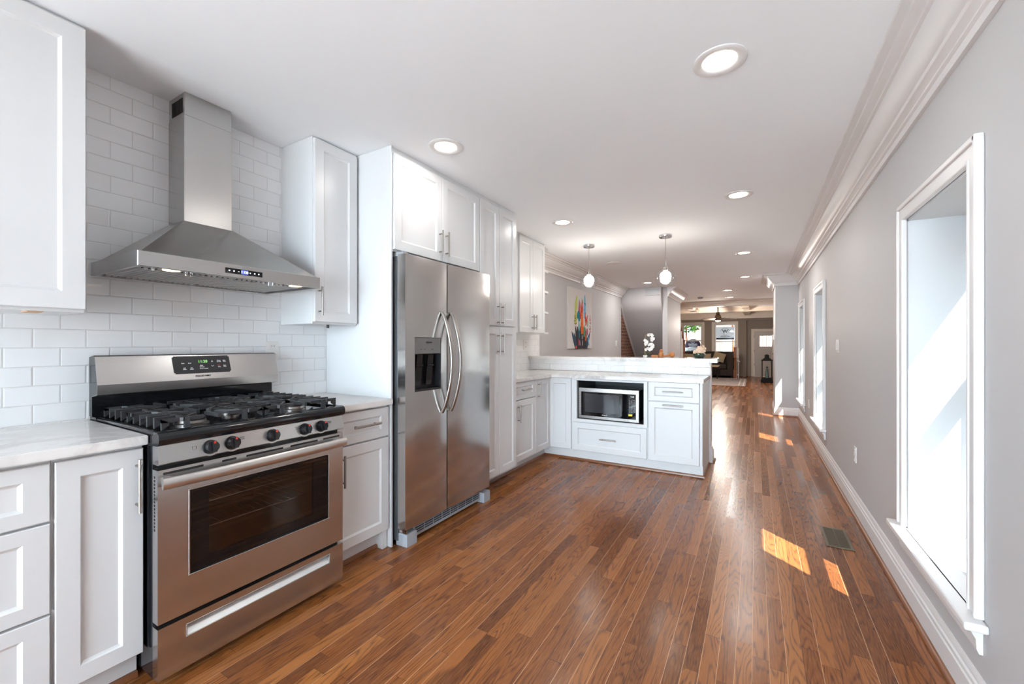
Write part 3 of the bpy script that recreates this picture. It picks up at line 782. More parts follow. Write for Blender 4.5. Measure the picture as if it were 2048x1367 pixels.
# ------------------------------------------------------------------ counters
def slab(name, poly, z0, z1, label):
    b = bm_new(); prism(b, poly, 2, z0, z1); bmesh.ops.bevel(b, geom=b.edges[:], offset=0.003, segments=2, affect='EDGES')
    return tag(obj(name, b, M['marble']), label, 'countertop')
XW = XL + 0.0005
slab('countertop', [(XW, -0.37), (-1.88, -0.37), (-1.88, 0.629), (XW, 0.629)], 0.8665, 0.900, 'white marble counter left of the range')
slab('countertop', [(XW, 1.401), (-1.88, 1.401), (-1.88, 1.7965), (XW, 1.7965)], 0.8665, 0.900, 'short white marble counter between range and refrigerator')
slab('countertop', [(XW, 3.3005), (-1.903, 3.3005), (-1.903, 4.095), (-0.405, 4.095), (-0.405, 4.7425), (XW, 4.7425)], 0.8725, 0.907, 'L-shaped white marble counter over the corner and peninsula')
# ------------------------------------------------------------------ range hood
h = thing('range_hood', 'stainless chimney range hood above the gas range', 'range hood', (-2.26, 1.02, 1.524))
XF, Y0, Y1, HZ0, HZ1 = -2.01, 0.639, 1.400, 1.524, 1.582
b = bm_new(); w = 0.012
box(b, (XF - w, Y0, HZ0), (XF, Y1, HZ1), 0.0015, 1); box(b, (XW, Y0, HZ0), (XF - w, Y0 + w, HZ1)); box(b, (XW, Y1 - w, HZ0), (XF - w, Y1, HZ1)); box(b, (XW, Y0 + w, HZ0), (XW + w, Y1 - w, HZ1))
box(b, (XW + w, Y0 + w, HZ1 - 0.004), (XF - w, Y1 - w, HZ1))
obj('canopy', b, M['steel_y'], h)
b = bm_new()   # sloped hood body
A = [(XW, Y0 + 0.012), (XF - 0.006, Y0 + 0.012), (XF - 0.006, Y1 - 0.012), (XW, Y1 - 0.012)]; T = [(XW, 0.913), (-2.338, 0.913), (-2.338, 1.131), (XW, 1.131)]
va = [b.verts.new((x, y, HZ1 + 0.0005)) for x, y in A]; vb = [b.verts.new((x, y, 1.812)) for x, y in T]
for k in range(4): b.faces.new((va[k], va[(k + 1) % 4], vb[(k + 1) % 4], vb[k]))
b.faces.new(va); b.faces.new(vb)
obj('hood_body', b, M['steel_hood'], h)
b = bm_new(); box(b, (XW, 0.918, 1.8125), (-2.343, 1.126, 2.32), 0.001, 1); obj('chimney', b, M['steel_v'], h)
b = bm_new(); box(b, (XW, 0.920, 2.3205), (-2.345, 1.124, ZC - 0.0015), 0.001, 1); cc = obj('upper_chimney', b, M['steel_v'], h)
b = bm_new()
for k in range(8): box(b, (-2.475 + k * 0.0145, 0.9185, 2.335), (-2.467 + k * 0.0145, 0.9199, 2.405))
obj('vent_slots', b, M['slot'], cc)
b = bm_new(); box(b, (XW + w, Y0 + w, HZ0 + 0.012), (XF - w, Y1 - w, HZ0 + 0.016)); under = obj('underside', b, M['steel_y'], h)
for y0, y1 in ((0.675, 1.012), (1.028, 1.365)):
    b = bm_new()
    for k in range(15):
        yy = y0 + k * (y1 - y0) / 15
        prism(b, [(yy, HZ0 + 0.0115), (yy + 0.014, HZ0 + 0.0115), (yy + 0.012, HZ0 + 0.004), (yy + 0.003, HZ0 + 0.004)], 0, -2.47, -2.13)
    f = obj('baffle_filter', b, M['steel_x'], h)
    b = bm_new()
    for q in (-0.018, 0.018): cyl(b, (-2.11, (y0 + y1) / 2 + q * 0.5, HZ0 + 0.0115), (-2.11, (y0 + y1) / 2 + q * 0.5, HZ0 - 0.004), 0.006, n=10)
    obj('filter_knob', b, M['chrome'], f, smooth=40)
    b = bm_new()
    for k in range(15): box(b, (-2.128, y0 + k * (y1 - y0) / 15 + 0.0155, HZ0 + 0.0105), (-2.47, y0 + k * (y1 - y0) / 15 + 0.021, HZ0 + 0.0117))
    obj('filter_gap', b, M['slot'], f)
for y in (0.768, 1.303):
    b = bm_new(); cyl(b, (-2.075, y, HZ0 + 0.0115), (-2.075, y, HZ0 + 0.006), 0.036, n=28); r = obj('lamp_ring', b, M['chrome'], h, smooth=40)
    b = bm_new(); cyl(b, (-2.075, y, HZ0 + 0.0058), (-2.075, y, HZ0 + 0.004), 0.029, n=28); obj('lamp_lens', b, M['hoodlens'], r)
b = bm_new(); box(b, (XF + 0.0003, 0.940, 1.541), (XF + 0.0025, 1.098, 1.564)); pn = obj('control_panel', b, M['blackglass'], h)
for y in (0.955, 0.974, 1.063, 1.081): obj('button', cyl(bm_new(), (XF + 0.0025, y, 1.5525), (XF + 0.003, y, 1.5525), 0.0032, n=10), M['white_led'], pn)
obj('minus_mark', box(bm_new(), (XF + 0.0025, 0.991, 1.5518), (XF + 0.003, 0.997, 1.5532)), M['white_led'], pn)
b = bm_new(); box(b, (XF + 0.0025, 1.040, 1.5518), (XF + 0.003, 1.046, 1.5532)); box(b, (XF + 0.0025, 1.0423, 1.5495), (XF + 0.00305, 1.0437, 1.5555)); obj('plus_mark', b, M['white_led'], pn)
b = bm_new(); box(b, (XF + 0.0025, 1.004, 1.544), (XF + 0.0027, 1.034, 1.561)); obj('screen', b, M['blue_led'], pn)
b = text(bm_new(), '1 120', 0.0135, (XF + 0.0031, 1.019, 1.5525), (0, 1, 0), (0, 0, 1)); obj('clock_digits', b, M['white_led'], pn)

# ------------------------------------------------------------------ gas range
g = thing('gas_range', 'stainless and black gas range below the hood', 'range', (-2.15, 1.012, 0))
GY0, GY1, GX = 0.634, 1.396, -1.820
b = bm_new(); box(b, (-2.495, GY0, 0.03), (-1.862, GY1, 0.864)); obj('body', b, M['enamel'], g)
for y in (GY0 + 0.05, GY1 - 0.05):
    for x in (-2.42, -1.93): obj('leg', cyl(bm_new(), (x, y, 0.0005), (x, y, 0.0295), 0.02, n=14), M['black'], g)
# cooktop with raised rim
b = bm_new(); prism(b, [(-2.495, 0.8645), (-1.822, 0.8645), (-1.806, 0.874), (-1.803, 0.890), (-1.806, 0.905), (-1.818, 0.913), (-1.845, 0.914), (-1.852, 0.903), (-2.42, 0.903), (-2.428, 0.914), (-2.495, 0.914)], 1, GY0 - 0.002, GY1 + 0.002)
box(b, (-2.42, GY0 - 0.002, 0.896), (-1.85, GY0 + 0.018, 0.914), 0.005); box(b, (-2.42, GY1 - 0.018, 0.896), (-1.85, GY1 + 0.002, 0.914), 0.005)
obj('cooktop', b, M['enamel'], g, smooth=50)
for (x, y, r) in ((-1.97, 0.80, 0.045), (-2.28, 0.80, 0.036), (-2.125, 1.015, 0.034), (-1.97, 1.23, 0.040), (-2.28, 1.23, 0.036)):
    b = bm_new(); lathe(b, [(r * 1.25, 0.9035), (r * 1.25, 0.909), (r * 1.05, 0.913), (r * 1.0, 0.922), (r * 0.9, 0.924), (0, 0.924)], (x, y, 0)); br = obj('burner', b, M['nickel'], g, smooth=40)
    b = bm_new(); lathe(b, [(r * 0.98, 0.9245), (r * 0.98, 0.931), (r * 0.9, 0.934), (0, 0.934)], (x, y, 0)); obj('burner_cap', b, M['iron'], br, smooth=40)
# cast-iron grates
for y0, y1 in ((0.655, 1.010), (1.020, 1.375)):
    b = bm_new(); zt, zb = 0.954, 0.940; ym = (y0 + y1) / 2
    def bar(p, q, w=0.011):
        p = Vector((p[0], p[1], (zt + zb) / 2)); q = Vector((q[0], q[1], (zt + zb) / 2)); d = (q - p); L = d.length; a = math.atan2(d.y, d.x)
        r = bmesh.ops.create_cube(b, size=1.0); mtx = Matrix.Translation((p + q) / 2) @ Matrix.Rotation(a, 4, 'Z') @ Matrix.Diagonal((L, w, zt - zb, 1)); bmesh.ops.transform(b, matrix=mtx, verts=r['verts'])
    for xc in (-1.97, -2.28):
        for k in range(5):
            xx = xc - 0.13 + k * 0.062
            for s, ye in ((1, y0), (-1, y1)):
                bar((xx, ye), (xx if abs(k - 2) > 1 else xc + (k - 2) * 0.03, ym - s * (0.045 if k != 2 else 0.03)))
                prism(b, [(ye, 0.9145), (ye + s * 0.022, 0.930), (ye + s * 0.022, zb), (ye, zt)], 0, xx - 0.0055, xx + 0.0055)
        for s in (-1, 1):
            bar((xc + s * 0.145, ym), (xc + s * 0.03, ym))
            for q in (-1, 1): bar((xc + s * 0.13, ym + q * 0.12), (xc + s * 0.03, ym + q * 0.035))
    for yy in (y0 + 0.075, y1 - 0.075):
        bar((-1.838, yy), (-2.412, yy), 0.012)
        prism(b, [(-1.833, 0.9145), (-1.850, 0.9145), (-1.850, zt), (-1.838, zt)], 1, yy - 0.008, yy + 0.008)
        prism(b, [(-2.412, 0.9145), (-2.395, 0.9145), (-2.395, zt), (-2.412, zt)], 1, yy - 0.008, yy + 0.008)
    bar((-2.125, y0), (-2.125, y1))
    obj('grate', b, M['iron'], g)
# control panel and knobs
b = bm_new(); prism(b, [(-1.861, 0.797), (-1.816, 0.797), (-1.812, 0.801), (-1.823, 0.864), (-1.861, 0.864)], 1, GY0, GY1); cp = obj('control_panel', b, M['steel_y'], g)
for i, y in enumerate((0.797, 0.874, 1.035, 1.186, 1.270)):
    z = 0.830; n = Vector((1, 0, 0.17)).normalized(); c0 = Vector((-1.817, y, z))
    b = bm_new(); cyl(b, c0 - n * 0.001, c0 + n * 0.008, 0.028, 0.026, n=26); cyl(b, c0 + n * 0.008, c0 + n * 0.030, 0.023, 0.020, n=26)
    r = bmesh.ops.create_cube(b, size=1.0); bmesh.ops.transform(b, matrix=Matrix.Translation(c0 + n * 0.032) @ Matrix.Rotation(-0.17, 4, 'Y') @ Matrix.Diagonal((0.014, 0.013, 0.042, 1)), verts=r['verts'])
    kn = obj('knob', b, M['enamel'], g, smooth=35)
    b = bm_new(); r = bmesh.ops.create_cube(b, size=1.0); bmesh.ops.transform(b, matrix=Matrix.Translation(c0 + n * 0.0345 + Vector((0, 0, 0.016))) @ Matrix.Rotation(-0.17, 4, 'Y') @ Matrix.Diagonal((0.0105, 0.006, 0.008, 1)), verts=r['verts'])
    obj('pointer', b, M['red'], kn)
    b = bm_new(); cyl(b, c0 - n * 0.0006, c0 + n * 0.0012, 0.034, n=30); obj('bezel', b, M['steel_y'], kn)
b = bm_new()
for y, s in ((0.745, ''), (0.913, 'Power\nBurner'), (1.150, 'Oven\nTemp'), (1.318, 'Simmer\nBurner')):
    if s: text(b, s, 0.007, (-1.8170, y, 0.842), (0, 1, 0), (-0.17, 0, 0.985))
for y in (0.745, 0.890 + 0.008):
    for d in ((-0.006, -0.0055, -0.006, 0.006), (0.0055, 0.006, -0.006, 0.006), (-0.006, 0.006, 0.0055, 0.006), (-0.006, 0.006, -0.006, -0.0055)):
        box(b, (-1.8178, y + d[0], 0.838 + d[2]), (-1.8163, y + d[1], 0.838 + d[3]))
obj('panel_print', b, M['darkprint'], cp)
# oven door with window
b = bm_new()
DZ0, DZ1, WY0, WY1, QZ0, QZ1 = 0.232, 0.778, 0.726, 1.320, 0.364, 0.688
for lo, hi in (((GY0, DZ0), (GY1, QZ0)), ((GY0, QZ1), (GY1, DZ1)), ((GY0, QZ0), (WY0, QZ1)), ((WY1, QZ0), (GY1, QZ1))):
    box(b, (-1.861, lo[0], lo[1]), (GX, hi[0], hi[1]))
bmesh.ops.remove_doubles(b, verts=b.verts[:], dist=0.0001)
od = obj('oven_door', b, M['steel_y'], g)
b = bm_new()
for lo, hi in (((WY0, QZ0), (WY1, QZ0 + 0.006)), ((WY0, QZ1 - 0.006), (WY1, QZ1)), ((WY0, QZ0 + 0.006), (WY0 + 0.006, QZ1 - 0.006)), ((WY1 - 0.006, QZ0 + 0.006), (WY1, QZ1 - 0.006))):
    box(b, (-1.835, lo[0] + 0.0003, lo[1] + 0.0003), (GX + 0.002, hi[0] - 0.0003, hi[1] - 0.0003), 0.001, 1)
obj('window_trim', b, M['steel_y'], od)
b = bm_new()  # black border around the clear part
for lo, hi in (((WY0 + 0.006, QZ0 + 0.006), (WY1 - 0.006, QZ0 + 0.050)), ((WY0 + 0.006, QZ1 - 0.028), (WY1 - 0.006, QZ1 - 0.006)), ((WY0 + 0.006, QZ0 + 0.050), (0.796, QZ1 - 0.028)), ((1.236, QZ0 + 0.050), (WY1 - 0.006, QZ1 - 0.028))):
    box(b, (-1.836, lo[0], lo[1]), (-1.826, hi[0], hi[1]))
obj('window_border', b, M['blackglass'], od)
b = bm_new(); box(b, (-1.836, 0.796, QZ0 + 0.050), (-1.828, 1.236, QZ1 - 0.028)); obj('window_glass', b, M['ovenglass'], od)
b = bm_new(); zc = 0.735
tube(b, [(-1.780 - 0.012 * abs(k / 9.0 - 1) ** 3, GY0 + 0.004 + k * (GY1 - GY0 - 0.008) / 18, zc) for k in range(19)], 0.012, n=16, rx=0.021)
for y in (GY0 + 0.028, GY1 - 0.028): box(b, (-1.822, y - 0.014, zc - 0.014), (-1.785, y + 0.014, zc + 0.014), 0.004)
obj('handle', b, M['satin'], od, smooth=50)
b = bm_new()
b.free()
for y0, y1, z0 in ((0.650, 0.775, 0.760), (0.840, 0.892, 0.760), (0.930, 1.085, 0.760), (1.12, 1.255, 0.760), (1.285, 1.375, 0.760), (0.69, 0.775, 0.705), (1.28, 1.35, 0.705)):
    obj('vent_slot', box(bm_new(), (GX - 0.001, y0, z0), (GX + 0.0006, y1, z0 + 0.008)), M['slot'], od)
b = bm_new()
for k in range(16): box(b, (-1.850, GY0 - 0.0006, 0.56 + k * 0.0125), (-1.842, GY0 + 0.001, 0.568 + k * 0.0125))
obj('side_slots', b, M['slot'], od)
# oven cavity seen through the glass
b = bm_new()
ox0, ox1, oy0, oy1, oz0, oz1 = -2.40, -1.8615, 0.775, 1.258, 0.372, 0.690
cav = [((ox0, oy0, oz0), (ox0 + 0.01, oy1, oz1)), ((ox0, oy0 - 0.01, oz0), (ox1, oy0, oz1)), ((ox0, oy1, oz0), (ox1, oy1 + 0.01, oz1)), ((ox0, oy0, oz0 - 0.01), (ox1, oy1, oz0)), ((ox0, oy0, oz1), (ox1, oy1, oz1 + 0.01))]
# the solid body is replaced by a shell around the cavity
bo = bpy.data.objects['body']; bb = bm_new(); o_ = ORIGIN['gas_range']
for lo, hi in (((-2.495, GY0, 0.03), (ox0, GY1, 0.864)), ((ox0, GY0, 0.03), (-1.862, oy0 - 0.011, 0.864)), ((ox0, oy1 + 0.011, 0.03), (-1.862, GY1, 0.864)), ((ox0, oy0 - 0.011, 0.03), (-1.862, oy1 + 0.011, oz0 - 0.011)), ((ox0, oy0 - 0.011, oz1 + 0.011), (-1.862, oy1 + 0.011, 0.864))):
    box(bb, Vector(lo) - o_, Vector(hi) - o_)
bb.to_mesh(bo.data); bb.free()
for lo, hi in cav: box(b, lo, hi)
obj('oven_cavity', b, M['interior'], g)
for z in (0.50, 0.60):
    b = bm_new()
    for k in range(13): cyl(b, (-2.36, oy0 + 0.02 + k * 0.037, z), (-1.885, oy0 + 0.02 + k * 0.037, z), 0.0022, n=6)
    for x in (-2.36, -2.12, -1.885): cyl(b, (x, oy0 + 0.002, z), (x, oy1 - 0.002, z), 0.0028, n=6)
    obj('oven_rack', b, M['chrome'], g)
# warming drawer with recessed pull
b = bm_new(); HY0, HY1, PZ0, PZ1 = 0.723, 1.319, 0.146, 0.186
for lo, hi in (((GY0, 0.032), (GY1, PZ0)), ((GY0, PZ1), (GY1, 0.216)), ((GY0, PZ0), (HY0, PZ1)), ((HY1, PZ0), (GY1, PZ1))): box(b, (-1.861, lo[0], lo[1]), (GX, hi[0], hi[1]))
bmesh.ops.remove_doubles(b, verts=b.verts[:], dist=0.0001)
dr = obj('drawer', b, M['steel_y'], g)
b = bm_new(); prism(b, [(-1.861, PZ0 + 0.0005), (-1.821, PZ0 + 0.0005), (-1.852, PZ1 - 0.006), (-1.852, PZ1 - 0.0005), (-1.861, PZ1 - 0.0005)], 1, HY0 + 0.0005, HY1 - 0.0005)
obj('recessed_pull', b, mat('pale_steel_pull', (0.72, 0.73, 0.73), 0.35, 0.7), dr)
b = bm_new()
for lo, hi in (((HY0 - 0.004, PZ0 - 0.004), (HY1 + 0.004, PZ0)), ((HY0 - 0.004, PZ1), (HY1 + 0.004, PZ1 + 0.004)), ((HY0 - 0.004, PZ0), (HY0, PZ1)), ((HY1, PZ0), (HY1 + 0.004, PZ1))): box(b, (GX + 0.0002, lo[0], lo[1]), (GX + 0.002, hi[0], hi[1]), 0.0008, 1)
obj('pull_rim', b, M['steel_y'], dr)
# backguard
b = bm_new(); prism(b, [(-2.497, 0.9145), (-2.462, 0.9145), (-2.462, 1.000), (-2.400, 1.012), (-2.397, 1.052), (-2.428, 1.172), (-2.442, 1.178), (-2.497, 1.170)], 1, GY0 - 0.004, GY1 + 0.004); bgd = obj('backguard', b, M['enamel'], g)
b = bm_new(); prism(b, [(-2.4600, 0.9995), (-2.3985, 1.0105), (-2.3955, 1.0525), (-2.4265, 1.1725), (-2.4285, 1.172), (-2.3985, 1.053), (-2.4005, 1.0125), (-2.4600, 1.001)], 1, GY0 - 0.0045, GY1 + 0.0045); obj('backguard_face', b, M['steel_y'], bgd)
un = Vector((0, 1, 0)); vn = Vector((-0.031, 0, 0.120)).normalized(); nn = un.cross(vn)
def bgp(y, s): return Vector((-2.3955, y, 1.0525)) + vn * s + nn * 0.0006
b = bm_new(); q = [bgp(0.902, 0.030), bgp(1.152, 0.030), bgp(1.148, 0.118), bgp(0.898, 0.118)]
lo_ = [b.verts.new(v - nn * 0.0004) for v in q]; hi_ = [b.verts.new(v + nn * 0.0015) for v in q]
for k in range(4): b.faces.new((lo_[k], lo_[(k + 1) % 4], hi_[(k + 1) % 4], hi_[k]))
b.faces.new(lo_); b.faces.new(hi_); bmesh.ops.bevel(b, geom=[e for e in b.edges if abs((e.verts[0].co - e.verts[1].co).normalized().dot(nn)) > 0.9], offset=0.006, segments=3, affect='EDGES')
dp = obj('display_panel', b, M['black'], bgd)
def bt(bm_, s, size, y, t_, **k): return text(bm_, s, size, bgp(y, t_) + nn * 0.0020, un, vn, **k)
obj('clock_digits', bt(bm_new(), '11:20', 0.019, 1.025, 0.089), M['green_led'], dp)
b = bm_new()
for s, y, q in (('Bake', 0.940, 0.082), ('Broil', 0.968, 0.082), ('Self\nClean', 0.945, 0.055), ('Set\nClock', 0.975, 0.055), ('Bake', 1.018, 0.069), ('Preheat', 1.020, 0.061), ('Door Locked', 1.028, 0.053), ('Timer\nOn Off', 1.098, 0.089), ('Bake\nTime', 1.124, 0.089), ('Start\nTime', 1.124, 0.062)):
    bt(b, s, 0.0065, y, q, bold=0.0002)
bt(b, '^', 0.018, 1.067, 0.086, bold=0.0003)
for s in (-1, 1):
    p0 = bgp(1.067 + s * 0.005, 0.068) + nn * 0.002; p1 = bgp(1.067, 0.062) + nn * 0.002
    cyl(b, p0, p1, 0.0007, n=6)
for s, y in (('Stop', 1.098),): bt(b, s, 0.0065, y, 0.059, bold=0.0002)
obj('panel_print', b, M['print'], dp)
obj('clear_mark', bt(bm_new(), 'Clear', 0.0065, 1.098, 0.067, bold=0.0002), M['red'], dp)
obj('maker_mark', text(bm_new(), 'FRIGIDAIRE', 0.0115, bgp(1.022, 0.016) + nn * 0.0005, un, vn, bold=0.0002, squash=1.15), M['darkprint'], bgd)

# ------------------------------------------------------------------ refrigerator
r = thing('refrigerator', 'stainless side-by-side refrigerator with ice dispenser', 'refrigerator', (-2.15, 2.27, 0))
FX, FB = -1.800, -1.868
b = bm_new(); box(b, (-2.500, 1.832, 0.03), (-1.878, 2.709, 1.735), 0.003); box(b, (-1.99, 1.835, 1.7352), (-1.885, 1.90, 1.765), 0.003); obj('cabinet', b, M['darkgrey'], r)
b = bm_new(); box(b, (-1.93, 1.838, 1.7352), (-1.845, 1.885, 1.790), 0.004); obj('hinge_cover', b, M['greyplastic'], r)
def fdoor(y0, y1, hole=None):
    b = bm_new(); z0, z1 = 0.112, 1.770; N = 10
    ys = sorted({y0 + (y1 - y0) * k / N for k in range(N + 1)} | (set(hole[:2]) if hole else set()))
    zs = sorted({z0, z1} | (set(hole[2:]) if hole else set()))
    def fx(y):
        q = (y - y0) / (y1 - y0) * 2 - 1
        return FX + 0.007 * (1 - abs(q) ** 3.0) - 0.007
    F = {(i, j): b.verts.new((fx(y), y, z)) for i, y in enumerate(ys) for j, z in enumerate(zs)}
    Bk = {(i, j): b.verts.new((FB, y, z)) for i, y in enumerate(ys) for j, z in enumerate(zs)}
    def inh(i, j): return hole and hole[0] - 1e-6 <= ys[i] and ys[i + 1] <= hole[1] + 1e-6 and hole[2] - 1e-6 <= zs[j] and zs[j + 1] <= hole[3] + 1e-6
    nI, nJ = len(ys) - 1, len(zs) - 1
    for i in range(nI):
        for j in range(nJ):
            b.faces.new([Bk[i, j], Bk[i + 1, j], Bk[i + 1, j + 1], Bk[i, j + 1]])
            if inh(i, j):
                for (p, q, e) in (((i, j), (i, j + 1), i == 0 or not inh(i - 1, j)), ((i + 1, j), (i + 1, j + 1), i + 1 >= nI or not inh(i + 1, j)), ((i, j), (i + 1, j), True), ((i, j + 1), (i + 1, j + 1), True)):
                    if e: b.faces.new([F[p], F[q], Bk[q], Bk[p]])
            else: b.faces.new([F[i, j], F[i + 1, j], F[i + 1, j + 1], F[i, j + 1]])
    for j in range(nJ):
        for i in (0, nI): b.faces.new([F[i, j], F[i, j + 1], Bk[i, j + 1], Bk[i, j]])
    for i in range(nI):
        for j in (0, nJ): b.faces.new([F[i, j], F[i + 1, j], Bk[i + 1, j], Bk[i, j]])
    return b
D1, D2 = (1.822, 2.208), (2.217, 2.733)
fd = obj('door', fdoor(*D1, hole=(1.897, 2.145, 0.933, 1.270)), M['steel_z'], r, smooth=20)
fz = obj('door', fdoor(*D2), M['steel_z'], r, smooth=20)
def fhandle(y, par):
    b = bm_new(); n = 26
    tube(b, [(-1.797 + 0.082 * max(0.0, math.sin(PI * k / n)) ** 0.8, y, 0.775 + 0.665 * k / n) for k in range(n + 1)], 0.013, n=12, rx=0.011)
    return obj('handle', b, M['nickel'], par, smooth=60)
fhandle(2.150, fd); fhandle(2.243, fz)
ds = obj('dispenser', box(bm_new(), (-1.8665, 1.899, 1.166), (-1.8045, 2.143, 1.268), 0.002), M['panelgrey'], fd)
b = bm_new()
box(b, (-1.8665, 1.899, 0.935), (-1.863, 2.143, 1.1655)); box(b, (-1.863, 1.899, 0.935), (-1.8055, 1.904, 1.1655)); box(b, (-1.863, 2.138, 0.935), (-1.8055, 2.143, 1.1655)); box(b, (-1.863, 1.904, 0.935), (-1.8055, 2.138, 0.945))
obj('dispenser_bay', b, M['black'], fd)
for y in (1.965, 2.065):
    b = bm_new(); prism(b, [(-1.835, 1.160), (-1.822, 1.160), (-1.842, 0.965), (-1.850, 0.965)], 1, y - 0.026, y + 0.026); box(b, (-1.84, y - 0.032, 1.085), (-1.822, y + 0.032, 1.100), 0.003)
    obj('paddle', b, M['blackglass'], fd)
b = bm_new(); text(b, 'FRIGIDAIRE', 0.012, (-1.8040, 2.03, 1.238), (0, 1, 0), (0, 0, 1))
obj('maker_mark', b, M['darkprint'], ds)
b = bm_new()
for y in (1.955, 1.990, 2.055, 2.065): box(b, (-1.8045, y - 0.005, 1.192), (-1.8038, y + 0.005, 1.196))
obj('indicator_marks', b, M['darkprint'], ds)
b = bm_new(); box(b, (-1.868, 1.93, 0.022), (-1.845, 2.655, 0.104)); gr = obj('grille', b, M['greyplastic'], r)
b = bm_new()
for k in range(8):
    for q in range(4): box(b, (-1.8455, 1.945 + k * 0.088, 0.040 + q * 0.0145), (-1.8442, 2.025 + k * 0.088, 0.049 + q * 0.0145))
obj('grille_slots', b, mat('grille_slot', (0.02, 0.035, 0.05), 0.5), gr)
for y0, y1 in ((1.838, 1.925), (2.66, 2.745)):
    b = bm_new(); box(b, (-1.900, y0, 0.0006), (-1.808, y1, 0.078), 0.003); obj('foot_cover', b, M['greyplastic'], r)
b = bm_new(); box(b, (-1.915, 1.836, 0.085), (-1.815, 1.846, 0.100)); cyl(b, (-1.905, 1.84, 0.03), (-1.905, 1.84, 0.105), 0.006, n=8); cyl(b, (-1.86, 1.85, 0.079), (-1.86, 1.85, 0.108), 0.008, n=8); obj('hinge_bracket', b, M['chrome'], r)

# ------------------------------------------------------------------ microwave
m_ = thing('microwave', 'stainless and black microwave oven in the peninsula bay', 'microwave', (-1.302, 4.35, 0.448))
MX0, MX1, MZ0, MZ1, MY = -1.612, -0.990, 0.456, 0.770, 4.150
b = bm_new(); box(b, (MX0 + 0.003, MY + 0.022, MZ0), (MX1 - 0.003, 4.60, MZ1 - 0.004), 0.004); obj('housing', b, M['enamel'], m_)
for x in (MX0 + 0.05, MX1 - 0.05):
    for y in (MY + 0.06, 4.55): obj('foot', cyl(bm_new(), (x, y, 0.448), (x, y, 0.4558), 0.012, n=10), M['black'], m_)
b = bm_new(); fx0, fx1, fz0, fz1 = -1.588, -1.018, 0.482, 0.732
for lo, hi in (((MX0, MZ0), (MX1, fz0)), ((MX0, fz1), (MX1, MZ1)), ((MX0, fz0), (fx0, fz1)), ((fx1, fz0), (MX1, fz1))): box(b, (lo[0], MY, lo[1]), (hi[0], MY + 0.0215, hi[1]))
bmesh.ops.remove_doubles(b, verts=b.verts[:], dist=0.0001)
dm = obj('front_frame', b, stainless('brushed_steel_microwave', 'x', (0.36, 0.345, 0.335), 0.28), m_)
obj('seam', box(bm_new(), (-1.0985, MY - 0.0004, MZ0 + 0.001), (-1.0970, MY + 0.001, MZ1 - 0.001)), M['slot'], dm)
dd = obj('door_glass', box(bm_new(), (fx0 + 0.0005, MY + 0.003, fz0 + 0.0005), (-1.0985, MY + 0.015, fz1 - 0.0005)), M['blackglass'], m_)
obj('window', box(bm_new(), (-1.548, MY + 0.0018, 0.520), (-1.185, MY + 0.0028, 0.712)), mat('microwave_window', (0.035, 0.036, 0.042), 0.05), dd)
b = text(bm_new(), 'Whirlpool', 0.013, (-1.338, MY + 0.0024, 0.500), (1, 0, 0), (0, 0, 1), bold=0.0003); obj('maker_mark', b, M['print'], dd)
cpn = obj('control_panel', box(bm_new(), (-1.0972, MY + 0.003, fz0 + 0.0005), (fx1 - 0.0005, MY + 0.015, fz1 - 0.0005)), M['blackglass'], m_)
obj('clock_digits', text(bm_new(), '11:18', 0.016, (-1.055, MY + 0.0024, 0.706), (1, 0, 0), (0, 0, 1)), M['white_led'], cpn)
b = bm_new()
for q in range(9):
    for k in range(3): box(b, (-1.085 + k * 0.022, MY + 0.0022, 0.668 - q * 0.0145), (-1.074 + k * 0.022, MY + 0.0029, 0.672 - q * 0.0145))
obj('key_marks', b, mat('dim_print', (0.35, 0.35, 0.37), 0.5), cpn)
obj('sticker', box(bm_new(), (-1.092, MY + 0.0020, 0.514), (-1.055, MY + 0.0029, 0.532)), M['yellow'], cpn)

# ------------------------------------------------------------------ ceiling lights
def downlight(x, y, label, on=True):
    t_ = thing('recessed_light', label, 'ceiling light', (x, y, ZC), 'recessed ceiling lights')
    b = bm_new(); lathe(b, [(0.104, -0.0005), (0.104, -0.005), (0.096, -0.009), (0.072, -0.006), (0.066, -0.001), (0.066, -0.0005)], (x, y, ZC), 40); obj('trim_ring', b, M['trimring'], t_, smooth=50)
    b = bm_new(); cyl(b, (x, y, ZC - 0.0006), (x, y, ZC - 0.004), 0.0655, n=36); obj('lens', b, M['lens'] if on else M['lensoff'], t_)
    if on:
        L = bpy.data.lights.new('downlight_lamp', 'AREA'); L.shape = 'DISK'; L.size = 0.12; L.energy = CAN_NEAR if y < 5 else CAN_FAR; L.color = (1.0, 0.965, 0.93)
        lo = bpy.data.objects.new('downlight_lamp', L); C.objects.link(lo); lo.parent = t_; lo.location = (0, 0, -0.012)
    return t_
for x, y, l, on in ((-0.133, 1.970, 'recessed ceiling light nearest the camera on the right', True), (-1.631, 1.982, 'recessed ceiling light in front of the refrigerator cabinet', True),
                    (-0.120, 3.81, 'second recessed ceiling light from the camera in the right row', True), (-1.643, 3.79, 'recessed ceiling light in front of the corner cabinet', True),
                    (-1.827, 6.08, 'unlit recessed ceiling light between the two pendants', False), (-0.133, 6.254, 'third recessed ceiling light in the right row beyond the pendants', True),
                    (-0.165, 8.479, 'recessed ceiling light beside the chimney breast crown', True), (-1.823, 8.341, 'recessed ceiling light just left of the right pendant globe', True),
                    (-0.541, 10.39, 'recessed ceiling light before the living room beam', True), (-0.567, 11.96, 'farthest recessed ceiling light next to the living room beam', True)):
    downlight(x, y, l, on)
